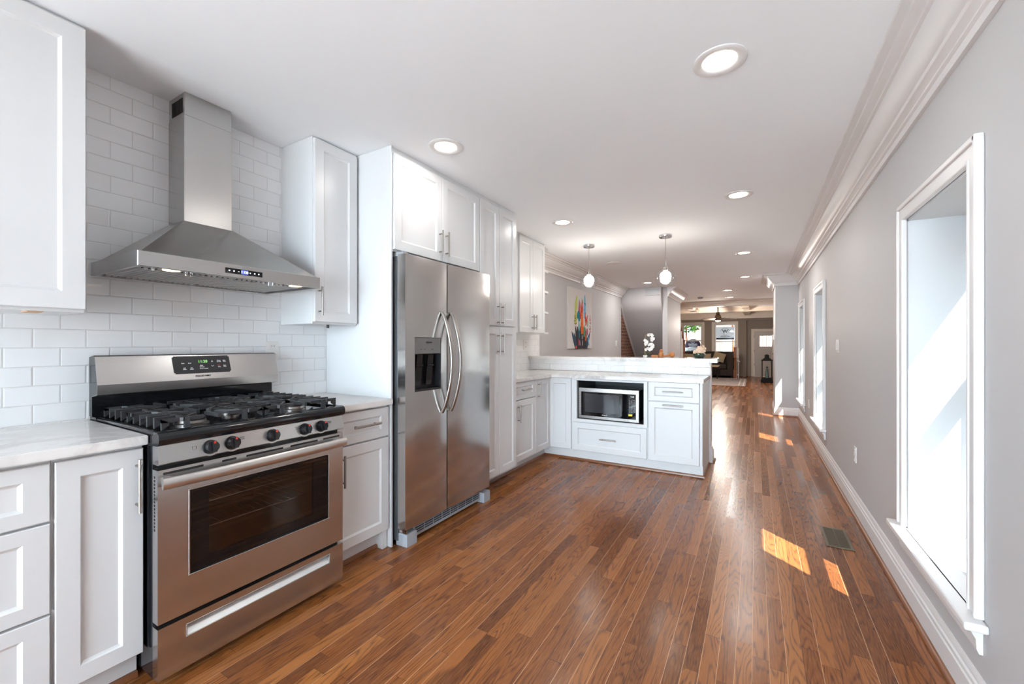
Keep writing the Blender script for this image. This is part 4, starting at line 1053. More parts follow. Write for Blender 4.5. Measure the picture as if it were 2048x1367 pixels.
def pendant(x, y, zg, label):
    t_ = thing('pendant_light', label, 'pendant light', (x, y, ZC), 'pendant lights over the bar')
    b = bm_new(); lathe(b, [(0.068, -0.0005), (0.068, -0.022), (0.064, -0.027), (0, -0.027)], (x, y, ZC), 32); obj('canopy', b, M['chrome'], t_, smooth=40)
    obj('cord', cyl(bm_new(), (x, y, ZC - 0.027), (x, y, zg + 0.13), 0.0028, n=8), M['nickel'], t_)
    b = bm_new(); lathe(b, [(0, 0.172), (0.008, 0.17), (0.010, 0.13), (0.024, 0.122), (0.026, 0.085), (0.02, 0.08), (0, 0.08)], (x, y, zg), 20); obj('socket', b, M['nickel'], t_, smooth=40)
    prof = [(0.026, 0.100)] + [(0.108 * math.sin(a), 0.108 * math.cos(a)) for a in [math.radians(d) for d in range(22, 138, 8)]]
    prof += [(p[0] - 0.003 * (p[0] / 0.108), p[1] - 0.003 * p[1] / 0.108) for p in reversed(prof)]
    b = bm_new(); lathe(b, prof + [prof[0]], (x, y, zg), 36); obj('glass_globe', b, M['globe'], t_, smooth=50)
    b = bm_new(); ball(b, (x, y, zg + 0.020), 0.060, n=3); obj('inner_globe', b, M['bulb'], t_, smooth=60)
    b = bm_new(); lathe(b, [(0.05, -0.02), (0.056, -0.06), (0.054, -0.062), (0.047, -0.022)] + [(0.05, -0.02)], (x, y, zg), 28); obj('inner_cup', b, M['globe'], t_, smooth=50)
    return t_
pendant(-1.747, 4.83, 1.985, 'left pendant light with clear glass globe in front of the painting')
pendant(-0.859, 4.815, 1.955, 'right pendant light with clear glass globe over the bar')
# ------------------------------------------------------------------ painting on the left wall
pt = thing('painting', 'unframed canvas painting of bright spiky plants on the left wall', 'painting', (-2.504, 6.50, 1.16))
PY0, PY1, PZ0, PZ1, PX = 5.972, 7.028, 1.160, 2.126, -2.490
obj('canvas', box(bm_new(), (-2.5175, PY0, PZ0), (PX, PY1, PZ1), 0.002), M['canvas'], pt)
def dotted(name, a, bcol, sc, thr):
    m = mat(name, a, 0.8, spec=0.2); t = NT(m)
    v = t.new('ShaderNodeTexVoronoi'); t.link(t.geo(), v.inputs['Vector']); v.inputs['Scale'].default_value = sc
    t.link(t.mix(t.math('LESS_THAN', v.outputs['Distance'], thr), a, bcol), t.b.inputs['Base Color']); return m
PC = [mat('paint_navy', (0.03, 0.07, 0.13), 0.8), noisy('paint_slate', (0.05, 0.13, 0.20), (0.02, 0.03, 0.06), 14), mat('paint_black', (0.02, 0.02, 0.025), 0.8),
      noisy('paint_lime', (0.45, 0.60, 0.09), (0.62, 0.66, 0.20), 20), dotted('paint_lime_dots', (0.58, 0.55, 0.12), (0.05, 0.05, 0.02), 22, 0.36), mat('paint_crimson', (0.38, 0.02, 0.06), 0.8),
      dotted('paint_red', (0.62, 0.05, 0.04), (0.75, 0.16, 0.05), 16, 0.4), dotted('paint_orange', (0.75, 0.14, 0.03), (0.85, 0.45, 0.10), 24, 0.25), noisy('paint_teal', (0.0, 0.27, 0.33), (0.0, 0.18, 0.25), 12),
      mat('paint_white', (0.80, 0.79, 0.77), 0.8), dotted('paint_blue', (0.22, 0.50, 0.72), (0.04, 0.18, 0.42), 20, 0.33), dotted('paint_pink_dots', (0.66, 0.64, 0.62), (0.45, 0.03, 0.10), 26, 0.42), noisy('paint_green', (0.07, 0.30, 0.12), (0.20, 0.45, 0.25), 25)]
b = bm_new(); lay = [0]
def leafshape(u0, v0, u1, v1, w, mi, blunt=0.6, n=9):
    """tapered stroke from (u0,v0) to (u1,v1) in canvas fractions"""
    lay[0] += 1; x = PX + 0.0004 + lay[0] * 0.00003
    def P(u, v): return (x, PY0 + u * (PY1 - PY0), PZ0 + v * (PZ1 - PZ0))
    du, dv = u1 - u0, v1 - v0; L = math.hypot(du, dv); nu, nv = -dv / L, du / L
    Lp, Rp = [], []
    for k in range(n):
        q = k / (n - 1); ww = 0.78 * w / 2 * (max(0.0, math.sin(PI * min(1, 0.25 + 0.75 * q))) ** blunt if q < 1 else 0.02)
        Lp.append(b.verts.new(P(u0 + du * q + nu * ww, v0 + dv * q + nv * ww))); Rp.append(b.verts.new(P(u0 + du * q - nu * ww, v0 + dv * q - nv * ww)))
    for k in range(n - 1):
        f = b.faces.new((Lp[k], Lp[k + 1], Rp[k + 1], Rp[k])); f.material_index = mi
rnd = random.Random(3)
for k in range(16):
    q = k / 15; leafshape(0.30 + 0.45 * q, 0.0, 0.13 + 0.78 * q + rnd.uniform(-.02, .02), 0.17 + 0.12 * rnd.random() + 0.10 * abs(q - .5), 0.10, rnd.choice((0, 1, 1)))
for k in range(7): leafshape(0.38 + 0.05 * k, 0.0, 0.26 + 0.07 * k, 0.36 + 0.06 * rnd.random(), 0.11, 2)
for a_ in ((0.27, 0.40, 0.29, 0.66, 0.13, 4), (0.28, 0.62, 0.325, 0.895, 0.12, 3), (0.42, 0.52, 0.43, 0.84, 0.07, 5), (0.46, 0.5, 0.40, 0.70, 0.08, 5), (0.55, 0.55, 0.555, 0.86, 0.085, 6), (0.50, 0.5, 0.49, 0.80, 0.07, 6),
           (0.66, 0.52, 0.67, 0.945, 0.14, 10), (0.55, 0.25, 0.54, 0.64, 0.15, 7), (0.72, 0.40, 0.68, 0.64, 0.07, 6), (0.72, 0.42, 0.80, 0.60, 0.06, 6), (0.43, 0.18, 0.40, 0.53, 0.06, 8), (0.395, 0.46, 0.39, 0.64, 0.17, 8),
           (0.36, 0.37, 0.36, 0.51, 0.09, 9), (0.90, 0.28, 0.92, 0.62, 0.11, 11), (0.64, 0.20, 0.64, 0.42, 0.08, 12), (0.79, 0.38, 0.80, 0.52, 0.04, 12), (0.77, 0.24, 0.77, 0.36, 0.09, 5), (0.71, 0.13, 0.71, 0.26, 0.06, 7),
           (0.40, 0.05, 0.405, 0.18, 0.06, 5), (0.29, 0.0, 0.30, 0.05, 0.09, 6), (0.55, 0.16, 0.55, 0.24, 0.03, 9), (0.86, 0.05, 0.80, 0.27, 0.05, 10), (0.46, 0.05, 0.45, 0.15, 0.02, 9), (0.56, 0.05, 0.56, 0.15, 0.025, 9)): leafshape(*a_)
obj('painted_plants', b, PC, pt)

# ------------------------------------------------------------------ things on the raised bar
BZ = 1.0785
def blossom(b, c, r, rnd_):
    ax = Vector((rnd_.uniform(-.6, .8), -1, rnd_.uniform(-.3, .5))).normalized(); a, d = frame_of(ax); c = Vector(c); ph = rnd_.random() * 6
    for k in range(5):
        t1 = ph + k * 2 * PI / 5; e = (a * math.cos(t1) + d * math.sin(t1)); f = ax.cross(e)
        vs = [c, c + e * r * .6 + f * r * .38 + ax * r * .12, c + e * r + ax * r * .02, c + e * r * .6 - f * r * .38 + ax * r * .12]
        top = [b.verts.new(v) for v in vs]; bot = [b.verts.new(v - ax * 0.0012) for v in vs]
        b.faces.new(top); b.faces.new(bot[::-1])
        for q in range(4): b.faces.new((top[q], top[(q + 1) % 4], bot[(q + 1) % 4], bot[q]))
ox, oy = -1.120, 5.00
o_ = thing('potted_orchid', 'white orchid with one tall stem standing on the raised bar', 'orchid', (ox, oy, BZ))
b = bm_new(); lathe(b, [(0, 0.0003), (0.020, 0.0003), (0.025, 0.022), (0.021, 0.022), (0.018, 0.016), (0, 0.016)], (ox, oy, BZ), 20); obj('pot', b, M['white'], o_, smooth=40)
b = bm_new(); tube(b, [(ox, oy, BZ + 0.014), (ox - 0.004, oy, BZ + 0.09), (ox - 0.006, oy, BZ + 0.18), (ox + 0.004, oy, BZ + 0.25), (ox + 0.03, oy, BZ + 0.272), (ox + 0.065, oy, BZ + 0.255)], 0.0028, 8); obj('stem', b, M['stem'], o_, smooth=60)
for s in (-1, 1):
    b = bm_new(); pts = [(ox, oy, BZ + 0.018), (ox + s * 0.018, oy - 0.005, BZ + 0.050), (ox + s * 0.038, oy - 0.012, BZ + 0.055), (ox + s * 0.055, oy - 0.02, BZ + 0.042)]
    tube(b, pts, [0.006, 0.013, 0.011, 0.002], 8, rx=0.0025); obj('leaf', b, M['leaf'], o_, smooth=60)
rr = random.Random(5)
b = bm_new()
for k in range(26):
    z = rr.uniform(0.085, 0.262); w = 0.035 + 0.03 * math.sin(PI * (z - 0.07) / 0.22)
    blossom(b, (ox + 0.045 + rr.uniform(-w, w) * 0.85, oy + rr.uniform(-.03, .03), BZ + z), 0.022, rr)
obj('blossoms', b, M['petal'], o_)

bx, by = -0.940, 5.00
o_ = thing('wooden_jar', 'orange wooden turned jar with stopper on the raised bar', 'jar', (bx, by, BZ))
b = bm_new(); lathe(b, [(0, 0.0003), (0.024, 0.0003), (0.027, 0.006), (0.027, 0.040), (0.024, 0.050), (0.017, 0.056), (0.016, 0.066), (0.023, 0.070), (0.023, 0.075), (0, 0.075)], (bx, by, BZ), 24); obj('jar_body', b, M['orangewood'], o_, smooth=40)
b = bm_new(); lathe(b, [(0, 0.0752), (0.014, 0.0752), (0.016, 0.082), (0.008, 0.090), (0, 0.093)], (bx, by, BZ), 18); obj('stopper', b, M['orangewood'], o_, smooth=40)
o_ = thing('wooden_mallet', 'orange wooden club with round carved head lying right of the jar', 'ornament', (-0.865, 5.0, BZ))
b = bm_new(); cyl(b, (-0.910, 5.0, BZ + 0.012), (-0.842, 5.0, BZ + 0.026), 0.009, 0.011, n=14); obj('shaft', b, M['orangewood'], o_, smooth=40)
b = bm_new(); ball(b, (-0.822, 5.0, BZ + 0.0305), 0.030, n=3)
for k in range(10):
    for q in range(3): ball(b, (-0.822 + 0.027 * math.cos(k * .628) * math.cos((q - 1) * .7), 5.0 + 0.027 * math.sin((q - 1) * .7), BZ + 0.0305 + 0.027 * math.sin(k * .628) * math.cos((q - 1) * .7)), 0.0075, n=1)
for v in b.verts: v.co.z = max(v.co.z, BZ + 0.0003)
obj('carved_head', b, M['orangewood'], o_)
o_ = tag(obj('wooden_block', box(bm_new(), (-1.045, 4.975, BZ + 0.0003), (-0.972, 5.02, BZ + 0.026), 0.004), M['orangewood']), 'small flat orange wooden block lying left of the wooden jar', 'block')

vx, vy = -0.537, 4.98
o_ = thing('flower_bowl', 'low dark glass bowl of peach flowers on the right end of the raised bar', 'flowers', (vx, vy, BZ))
b = bm_new(); lathe(b, [(0, 0.0003), (0.045, 0.0003), (0.062, 0.020), (0.060, 0.044), (0.057, 0.044), (0.058, 0.021), (0.042, 0.006), (0, 0.006)], (vx, vy, BZ), 28); obj('bowl', b, mat('dark_green_glass', (0.02, 0.045, 0.03), 0.05), o_, smooth=50)
b = bm_new()
for k in range(12):
    a = k * 2.4; tube(b, [(vx + 0.02 * math.cos(a), vy + 0.02 * math.sin(a), BZ + 0.008), (vx + 0.045 * math.cos(a), vy + 0.045 * math.sin(a), BZ + 0.05), (vx + 0.06 * math.cos(a), vy + 0.05 * math.sin(a), BZ + 0.052)], [0.003, 0.009, 0.001], 6, rx=0.002)
obj('leaves', b, M['leaf'], o_)
b = bm_new()
for c_, R_, n_ in (((-0.026, 0, 0.062), 0.030, 24), ((0.022, 0, 0.088), 0.045, 44), ((0.036, 0.0, 0.060), 0.026, 16)):
    for k in range(n_):
        d = Vector((rr.gauss(0, 1), rr.gauss(0, 1), rr.gauss(0, 1))).normalized() * R_ * rr.uniform(.5, 1)
        blossom(b, (vx + c_[0] + d.x, vy + d.y, BZ + max(0.03, c_[2] + d.z)), 0.019, rr)
obj('petals', b, M['peach'], o_)

# ------------------------------------------------------------------ living room beyond
def beam(n, lo, hi, label):
    b = bm_new(); box(b, lo, hi)
    lo2, hi2 = list(lo), list(hi)
    ax = 1 if hi[0] - lo[0] > hi[1] - lo[1] else 0
    for s in (0, 1):
        l, h = list(lo), list(hi); z = hi[2]
        if s == 0: l[ax] = lo[ax] - 0.045; h[ax] = lo[ax]
        else: l[ax] = hi[ax]; h[ax] = hi[ax] + 0.045
        l[2] = z - 0.055; box(b, l, h, 0.004)
    struct('trim_%d' % n, b, M['casing'], label=label)
beam(10, (-2.849, 13.0, 2.300), (0.631, 13.22, ZC - 0.0005), 'cream ceiling beam at the entrance to the living room')
beam(11, (-2.849, 15.3, 2.290), (0.631, 15.5, ZC - 0.0005), 'second cream ceiling beam across the living room')
beam(12, (-2.849, 17.7, 2.200), (0.631, 17.95, ZC - 0.0005), 'cream ceiling beam before the front wall')
beam(13, (-0.35, 13.27, 2.310), (-0.17, 15.25, ZC - 0.0005), 'short lengthwise ceiling beam right of the fan')
beam(14, (-1.85, 13.27, 2.310), (-1.67, 15.25, ZC - 0.0005), 'short lengthwise ceiling beam left of the fan')
beam(15, (-0.35, 15.55, 2.300), (-0.17, 17.65, ZC - 0.0005), 'lengthwise ceiling beam in front of the entry')

def translucent(name, col):
    m = bpy.data.materials.new(name); m.use_nodes = True; n = m.node_tree.nodes; n.clear()
    o = n.new('ShaderNodeOutputMaterial'); mx = n.new('ShaderNodeMixShader'); mx.inputs[0].default_value = 0.8; d = n.new('ShaderNodeBsdfDiffuse'); tl = n.new('ShaderNodeBsdfTranslucent')
    d.inputs[0].default_value = (*col, 1); tl.inputs[0].default_value = (*col, 1)
    for a_, b_ in ((d.outputs[0], mx.inputs[1]), (tl.outputs[0], mx.inputs[2]), (mx.outputs[0], o.inputs[0])): m.node_tree.links.new(a_, b_)
    return m
# front windows and signs
for i, (x0, x1, z0, z1) in enumerate(FW):
    w = sroot('window_%d' % (i + 4), ((x0 + x1) / 2, 18.3, z0), ['left street window of the living room', 'right street window of the living room behind the sofa'][i], 'window')
    b = bm_new(); cw = 0.092
    box(b, (x0 - cw, 18.278, z0 - 0.001), (x0, 18.2995, z1 + cw), 0.003); box(b, (x1, 18.278, z0 - 0.001), (x1 + cw, 18.2995, z1 + cw), 0.003); box(b, (x0, 18.278, z1), (x1, 18.2995, z1 + cw), 0.003)
    obj('casing', b, M['casing'], w)
    obj('sill', box(bm_new(), (x0 - 0.12, 18.25, z0 - 0.025), (x1 + 0.12, 18.36, z0 - 0.0015), 0.004), M['casing'], w)
    zm = 1.34 if i else 1.38
    for nm, y, za, zb_ in (('lower_sash', 18.37, z0 + 0.001, zm + 0.02), ('upper_sash', 18.41, zm - 0.02, z1 - 0.001)):
        b = bm_new(); f = 0.045
        box(b, (x0 + 0.001, y, za), (x0 + f, y + 0.035, zb_)); box(b, (x1 - f, y, za), (x1 - 0.001, y + 0.035, zb_)); box(b, (x0 + f, y, za), (x1 - f, y + 0.035, za + 0.04)); box(b, (x0 + f, y, zb_ - 0.04), (x1 - f, y + 0.035, zb_))
        s = obj(nm, b, M['white'], w)
        obj('pane', box(bm_new(), (x0 + f, y + 0.014, za + 0.04), (x1 - f, y + 0.019, zb_ - 0.04)), M['dimglass'], s)
sg = thing('yard_sign', 'plum arched yard sign with white strip outside the left street window', 'sign', (-2.35, 19.5, -0.3))
b = bm_new(); arc = [(-2.66, 1.09), (-2.04, 1.09), (-2.04, 1.20)] + [(-2.35 + 0.31 * math.cos(a), 1.20 + 0.26 * math.sin(a)) for a in [PI * k / 16 for k in range(1, 16)]] + [(-2.66, 1.20)]
prism(b, arc, 1, 19.49, 19.51); bd = obj('board', b, M['plum'], sg)
b = bm_new()
for k in range(28):
    a0, a1 = 2 * PI * k / 28, 2 * PI * (k + 1) / 28
    cyl(b, (-2.35 + 0.075 * math.cos(a0), 19.487, 1.355 + 0.075 * math.sin(a0)), (-2.35 + 0.075 * math.cos(a1), 19.487, 1.355 + 0.075 * math.sin(a1)), 0.006, n=5)
text(b, 'N', 0.07, (-2.35, 19.488, 1.355), (1, 0, 0), (0, 0, 1))
text(b, 'BERKSHIRE', 0.068, (-2.35, 19.488, 1.235), (1, 0, 0), (0, 0, 1), bold=0.001, squash=1.1)
text(b, 'HATHAWAY', 0.058, (-2.35, 19.488, 1.175), (1, 0, 0), (0, 0, 1), bold=0.001)
text(b, 'HOMESERVICES', 0.042, (-2.35, 19.488, 1.125), (1, 0, 0), (0, 0, 1))
obj('lettering', b, M['print'], bd)
st_ = obj('strip', box(bm_new(), (-2.66, 19.49, 0.86), (-2.04, 19.51, 1.085)), M['signwhite'], sg)
b = bm_new(); text(b, 'FOR SALE', 0.055, (-2.35, 19.488, 1.03), (1, 0, 0), (0, 0, 1)); text(b, '410-555', 0.075, (-2.35, 19.488, 0.94), (1, 0, 0), (0, 0, 1))
b.free()
b = bm_new()
for k in range(9): box(b, (-2.60 + k * 0.058, 19.487, 0.93), (-2.565 + k * 0.058, 19.489, 0.975))
for k in range(12): box(b, (-2.56 + k * 0.036, 19.487, 1.02), (-2.535 + k * 0.036, 19.489, 1.045))
obj('print_lines', b, M['darkprint'], st_)
for x in (-2.63, -2.07): obj('post', box(bm_new(), (x - 0.012, 19.511, -0.2998), (x + 0.012, 19.53, 1.2)), M['black'], sg)
sg = thing('window_sign', 'white sign with a large W in the right street window', 'sign', (-1.046, 18.434, 1.40))
sb = obj('board', box(bm_new(), (-1.366, 18.4340, 1.405), (-0.728, 18.4385, 1.91)), translucent('translucent_sign', (0.80, 0.79, 0.79)), sg)
b = bm_new(); text(b, 'W', 0.185, (-1.046, 18.433, 1.735), (1, 0, 0), (0, 0, 1), bold=0.004); box(b, (-1.115, 18.431, 1.640), (-0.977, 18.4335, 1.652))
n = 16
for k in range(n):
    a0, a1 = PI * (0.12 + 0.76 * k / n), PI * (0.12 + 0.76 * (k + 1) / n)
    cyl(b, (-1.046 + 0.175 * math.cos(a0), 18.4325, 1.70 + 0.165 * math.sin(a0)), (-1.046 + 0.175 * math.cos(a1), 18.4325, 1.70 + 0.165 * math.sin(a1)), 0.006, n=5)
text(b, 'W HOME GROUP', 0.030, (-1.046, 18.433, 1.585), (1, 0, 0), (0, 0, 1), bold=0.0006)
text(b, '410-235-5478', 0.058, (-1.046, 18.433, 1.535), (1, 0, 0), (0, 0, 1), bold=0.002)
box(b, (-1.360, 18.4315, 1.435), (-0.734, 18.4335, 1.490)); obj('print', b, M['navy'], sb)
obj('web_line', text(bm_new(), 'www.whomegroup.com', 0.042, (-1.046, 18.431, 1.463), (1, 0, 0), (0, 0, 1)), M['print'], sb)

# front door
dr = sroot('door_1', (0.27, 18.5, 0), 'cream front door with a small glazed light', 'door')
b = bm_new(); box(b, (-0.150, 18.478, 0.001), (-0.056, 18.4995, 1.82), 0.003); box(b, (-0.056, 18.478, 1.726), (0.601, 18.4995, 1.82), 0.003); box(b, (0.601, 18.478, 0.001), (0.630, 18.4995, 1.82)); obj('casing', b, M['casing'], dr)
b = bm_new(); wall_with_holes(b, 1, 18.53, 0.045, -0.053, 0.598, 0.004, 1.722, [(0.135, 0.530, 1.150, 1.560)])
box(b, (0.10, 18.518, 1.06), (0.56, 18.5298, 1.085), 0.003)
for x0, x1 in ((0.12, 0.30), (0.33, 0.51)): box(b, (x0, 18.522, 0.20), (x1, 18.5298, 0.98), 0.004)
lf = obj('door_leaf', b, M['doorpaint'], dr)
obj('glazing', box(bm_new(), (0.135, 18.548, 1.150), (0.530, 18.553, 1.560)), M['glass'], lf)
b = bm_new()
for x in (0.235, 0.345, 0.43): box(b, (x - 0.006, 18.540, 1.150), (x + 0.006, 18.5475, 1.560))
obj('glazing_bars', b, M['greyplastic'], lf)
for z in (0.42, 0.93, 1.50): obj('hinge', box(bm_new(), (-0.060, 18.520, z), (-0.044, 18.5295, z + 0.09)), M['black'], dr)
obj('knob', ball(bm_new(), (0.55, 18.49, 0.88), 0.03), M['bronze'], dr)

# sofa and cushions
s_ = thing('sofa', 'dark brown velvet sofa below the street windows', 'sofa', (-1.70, 17.75, 0))
b = bm_new(); box(b, (-2.80, 17.30, 0.06), (-0.70, 18.20, 0.30), 0.02); obj('base', b, M['sofa'], s_)
b = bm_new(); box(b, (-2.80, 17.98, 0.30), (-0.70, 18.22, 0.955), 0.06, 4); obj('backrest', b, M['sofa'], s_, smooth=40)
for x in (-2.82, -0.93):
    b = bm_new(); box(b, (x, 17.28, 0.06), (x + 0.25, 18.20, 0.80), 0.07, 4); cyl(b, (x + 0.125, 17.28, 0.80), (x + 0.125, 18.20, 0.80), 0.13, n=24); obj('armrest', b, M['sofa'], s_, smooth=40)
for x0, x1 in ((-2.565, -1.755), (-1.745, -0.935)):
    b = bm_new(); box(b, (x0, 17.27, 0.302), (x1, 17.975, 0.50), 0.05, 4); obj('seat_cushion', b, M['sofa'], s_, smooth=40)
for x in (-2.74, -0.76):
    for y in (17.36, 18.12): obj('leg', cyl(bm_new(), (x, y, 0.0005), (x, y, 0.062), 0.025, n=10), M['black'], s_)
def cushion(x, y, z, w, hgt, rx, rz, label):
    b = bm_new(); n = 8
    vs = {}
    for s in (-1, 1):
        for i in range(n + 1):
            for j in range(n + 1):
                u, v = i / n * 2 - 1, j / n * 2 - 1
                th = 0.085 * (1 - abs(u) ** 2.5) * (1 - abs(v) ** 2.5)
                k = (i, j, s) if 0 < i < n and 0 < j < n else (i, j, 0)
                if k not in vs: vs[k] = b.verts.new((u * w / 2 * (1 - 0.06 * (1 - v * v)), s * th, v * hgt / 2 * (1 - 0.06 * (1 - u * u))))
    for s in (-1, 1):
        for i in range(n):
            for j in range(n):
                g_ = lambda a, c: vs[(a, c, s)] if (a, c, s) in vs else vs[(a, c, 0)]
                b.faces.new((g_(i, j), g_(i + 1, j), g_(i + 1, j + 1), g_(i, j + 1)))
    bmesh.ops.transform(b, matrix=Matrix.Translation((x, y, z)) @ Matrix.Rotation(rx, 4, 'X') @ Matrix.Rotation(rz, 4, 'Y'), verts=b.verts[:])
    return tag(obj('throw_pillow', b, M['pillow'], smooth=60), label, 'pillow', 'beige pillows on the sofa')
cushion(-1.215, 17.78, 0.745, 0.42, 0.36, -0.25, 0.30, 'beige throw pillow at the right end of the sofa')
cushion(-1.72, 17.80, 0.70, 0.46, 0.34, -0.28, -0.05, 'beige throw pillow in the middle of the sofa behind the peach flowers')
cushion(-2.28, 17.80, 0.70, 0.46, 0.34, -0.28, 0.05, 'beige throw pillow at the left end of the sofa')

ct = thing('coffee_table', 'small table with wood top and black hairpin legs before the sofa', 'coffee table', (-1.42, 16.6, 0))
obj('tabletop', box(bm_new(), (-1.80, 16.25, 0.44), (-1.125, 16.95, 0.475), 0.006), noisy('pale_table_wood', (0.50, 0.36, 0.25), (0.58, 0.44, 0.32), 12, 0.4), ct)
for x in (-1.74, -1.19):
    for y in (16.32, 16.88):
        b = bm_new(); tube(b, [(x - 0.05, y, 0.4395), (x + 0.005, y, 0.03), (x + 0.012, y, 0.0225), (x + 0.02, y, 0.03), (x + 0.06, y, 0.4395)], 0.008, 8); obj('leg', b, M['black'], ct, smooth=50)
rg = thing('rug', 'faded brown patterned rug with pale border on the living room floor', 'rug', (-1.05, 15.5, 0))
obj('weave', box(bm_new(), (-1.95, 13.87, 0.0005), (-0.262, 16.98, 0.010)), M['rug'], rg)
b = bm_new()
for o1 in (0.04, 0.16):
    box(b, (-1.95 + o1, 13.87 + o1, 0.0100), (-0.262 - o1, 13.91 + o1, 0.0112)); box(b, (-1.95 + o1, 16.94 - o1, 0.0100), (-0.262 - o1, 16.98 - o1, 0.0112))
    box(b, (-1.95 + o1, 13.91 + o1, 0.0100), (-1.91 + o1, 16.94 - o1, 0.0112)); box(b, (-0.302 - o1, 13.91 + o1, 0.0100), (-0.262 - o1, 16.94 - o1, 0.0112))
obj('border', b, M['rugborder'], rg)

nw = thing('newel_post', 'orange brown turned newel post right of the sofa', 'post', (-0.647, 17.1, 0))
x, y = -0.647, 17.1
obj('base_block', box(bm_new(), (x - 0.05, y - 0.05, 0.0005), (x + 0.05, y + 0.05, 0.30), 0.004), M['banister'], nw)
b = bm_new(); lathe(b, [(0.045, 0.30), (0.05, 0.32), (0.03, 0.35), (0.026, 0.40), (0.036, 0.50), (0.034, 0.62), (0.024, 0.70), (0.036, 0.73), (0.045, 0.75)], (x, y, 0), 20); obj('turned_shaft', b, M['banister'], nw, smooth=40)
b = bm_new(); box(b, (x - 0.045, y - 0.045, 0.75), (x + 0.045, y + 0.045, 1.10), 0.004); box(b, (x - 0.055, y - 0.055, 1.10), (x + 0.055, y + 0.055, 1.125), 0.004); obj('top_block', b, M['banister'], nw)
gt = thing('baby_gate', 'narrow folded white gate standing right of the newel post', 'gate', (-0.555, 17.12, 0))
for xx, mm in ((-0.585, 'white'), (-0.535, 'white')): obj('upright', box(bm_new(), (xx - 0.008, 17.10, 0.0005), (xx + 0.008, 17.13, 1.10), 0.003), M[mm], gt)
for z in (0.12, 0.62, 1.02): obj('rail', box(bm_new(), (-0.577, 17.105, z), (-0.543, 17.125, z + 0.03), 0.003), M['white'], gt)
obj('latch', box(bm_new(), (-0.527, 17.10, 0.60), (-0.49, 17.13, 0.63), 0.003), M['white'], gt)

# stair rail at the living room stairs
sr = thing('stair_rail', 'red brown stair handrail and post beside the stair wall', 'handrail', (-1.75, 12.4, 0))
x, y = -1.745, 12.46
b = bm_new(); box(b, (x - 0.04, y - 0.04, 0.0005), (x + 0.04, y + 0.04, 0.45)); lathe(b, [(0.038, 0.45), (0.02, 0.50), (0.03, 0.75), (0.02, 0.98), (0.038, 1.0)], (x, y, 0), 16); box(b, (x - 0.04, y - 0.04, 1.0), (x + 0.04, y + 0.04, 1.36)); obj('post', b, M['banister'], sr)
b = bm_new(); tube(b, [(x, y - 0.04, 1.30), (x, y - 0.4, 1.62), (x, y - 1.1, 2.22)], 0.03, 10, rx=0.035); obj('handrail', b, M['banister'], sr)
for k in range(4): obj('baluster', cyl(bm_new(), (x, y - 0.18 - k * 0.22, 0.12 + k * 0.18), (x, y - 0.18 - k * 0.22, 1.41 + k * 0.19), 0.016, n=10), M['white'], sr)
b = bm_new()
for k in range(5): box(b, (x - 0.12, y - 0.1 - (k + 1) * 0.24, 0.0005), (x + 0.1, y - 0.1 - k * 0.24, 0.10 + k * 0.18))
obj('stair_string', b, M['trim'], sr)

# lantern with figurine
matte = mat('matte_black_paint', (0.012, 0.012, 0.013), 0.75, spec=0.15)
ln = thing('floor_lantern', 'tall black floor lantern near the front door', 'lantern', (0.31, 15.75, 0))
lx0, lx1, ly0, ly1 = 0.165, 0.455, 15.60, 15.89
b = bm_new(); prism(b, [(lx0 - 0.025, 0.03), (lx1 + 0.02, 0.03), (lx1 + 0.02, 0.05), (lx1, 0.15), (lx0, 0.15), (lx0 - 0.025, 0.05)], 1, ly0, ly1); box(b, (lx0 - 0.03, ly0 - 0.01, 0.0005), (lx1 + 0.025, ly1 + 0.01, 0.03)); obj('base', b, matte, ln)
for xx in (lx0, lx1 - 0.025):
    for yy in (ly0, ly1 - 0.025): obj('post', box(bm_new(), (xx, yy, 0.15), (xx + 0.025, yy + 0.025, 0.70)), matte, ln)
b = bm_new(); box(b, (lx0 - 0.015, ly0 - 0.015, 0.70), (lx1 + 0.015, ly1 + 0.015, 0.725)); lathe(b, [(0, 0.725), (0.15, 0.725), (0.12, 0.755), (0.07, 0.79), (0.055, 0.84), (0.075, 0.85), (0.06, 0.875), (0.03, 0.90), (0, 0.91)], (0.31, 15.745, 0), 20); obj('roof', b, matte, ln, smooth=40)
for xx in (lx0 + 0.01, lx1 - 0.013): obj('pane', box(bm_new(), (xx, ly0 + 0.025, 0.15), (xx + 0.003, ly1 - 0.025, 0.70)), M['glass'], ln)
fg = thing('lighthouse_figurine', 'small dark lighthouse figurine inside the black lantern', 'figurine', (0.315, 15.74, 0.1505))
b = bm_new(); lathe(b, [(0, 0.0003), (0.055, 0.0003), (0.05, 0.05), (0.032, 0.26), (0.045, 0.265), (0.045, 0.275), (0.02, 0.28), (0.02, 0.33), (0, 0.33)], (0.315, 15.74, 0.1505), 18); obj('tower', b, noisy('verdigris', (0.05, 0.09, 0.09), (0.12, 0.17, 0.17), 30, 0.6), fg, smooth=40)
b = bm_new(); lathe(b, [(0, 0.3303), (0.045, 0.3303), (0.02, 0.36), (0, 0.365)], (0.315, 15.74, 0.1505), 18); obj('cap', b, M['black'], fg, smooth=40)
ps = obj('leaning_panel', prism(bm_new(), [(0.43, 0.001), (0.465, 0.001), (0.585, 1.85), (0.55, 1.85)], 1, 17.55, 18.2), M['doorpaint']); tag(ps, 'pale panel leaning against the wall behind the lantern', 'panel')

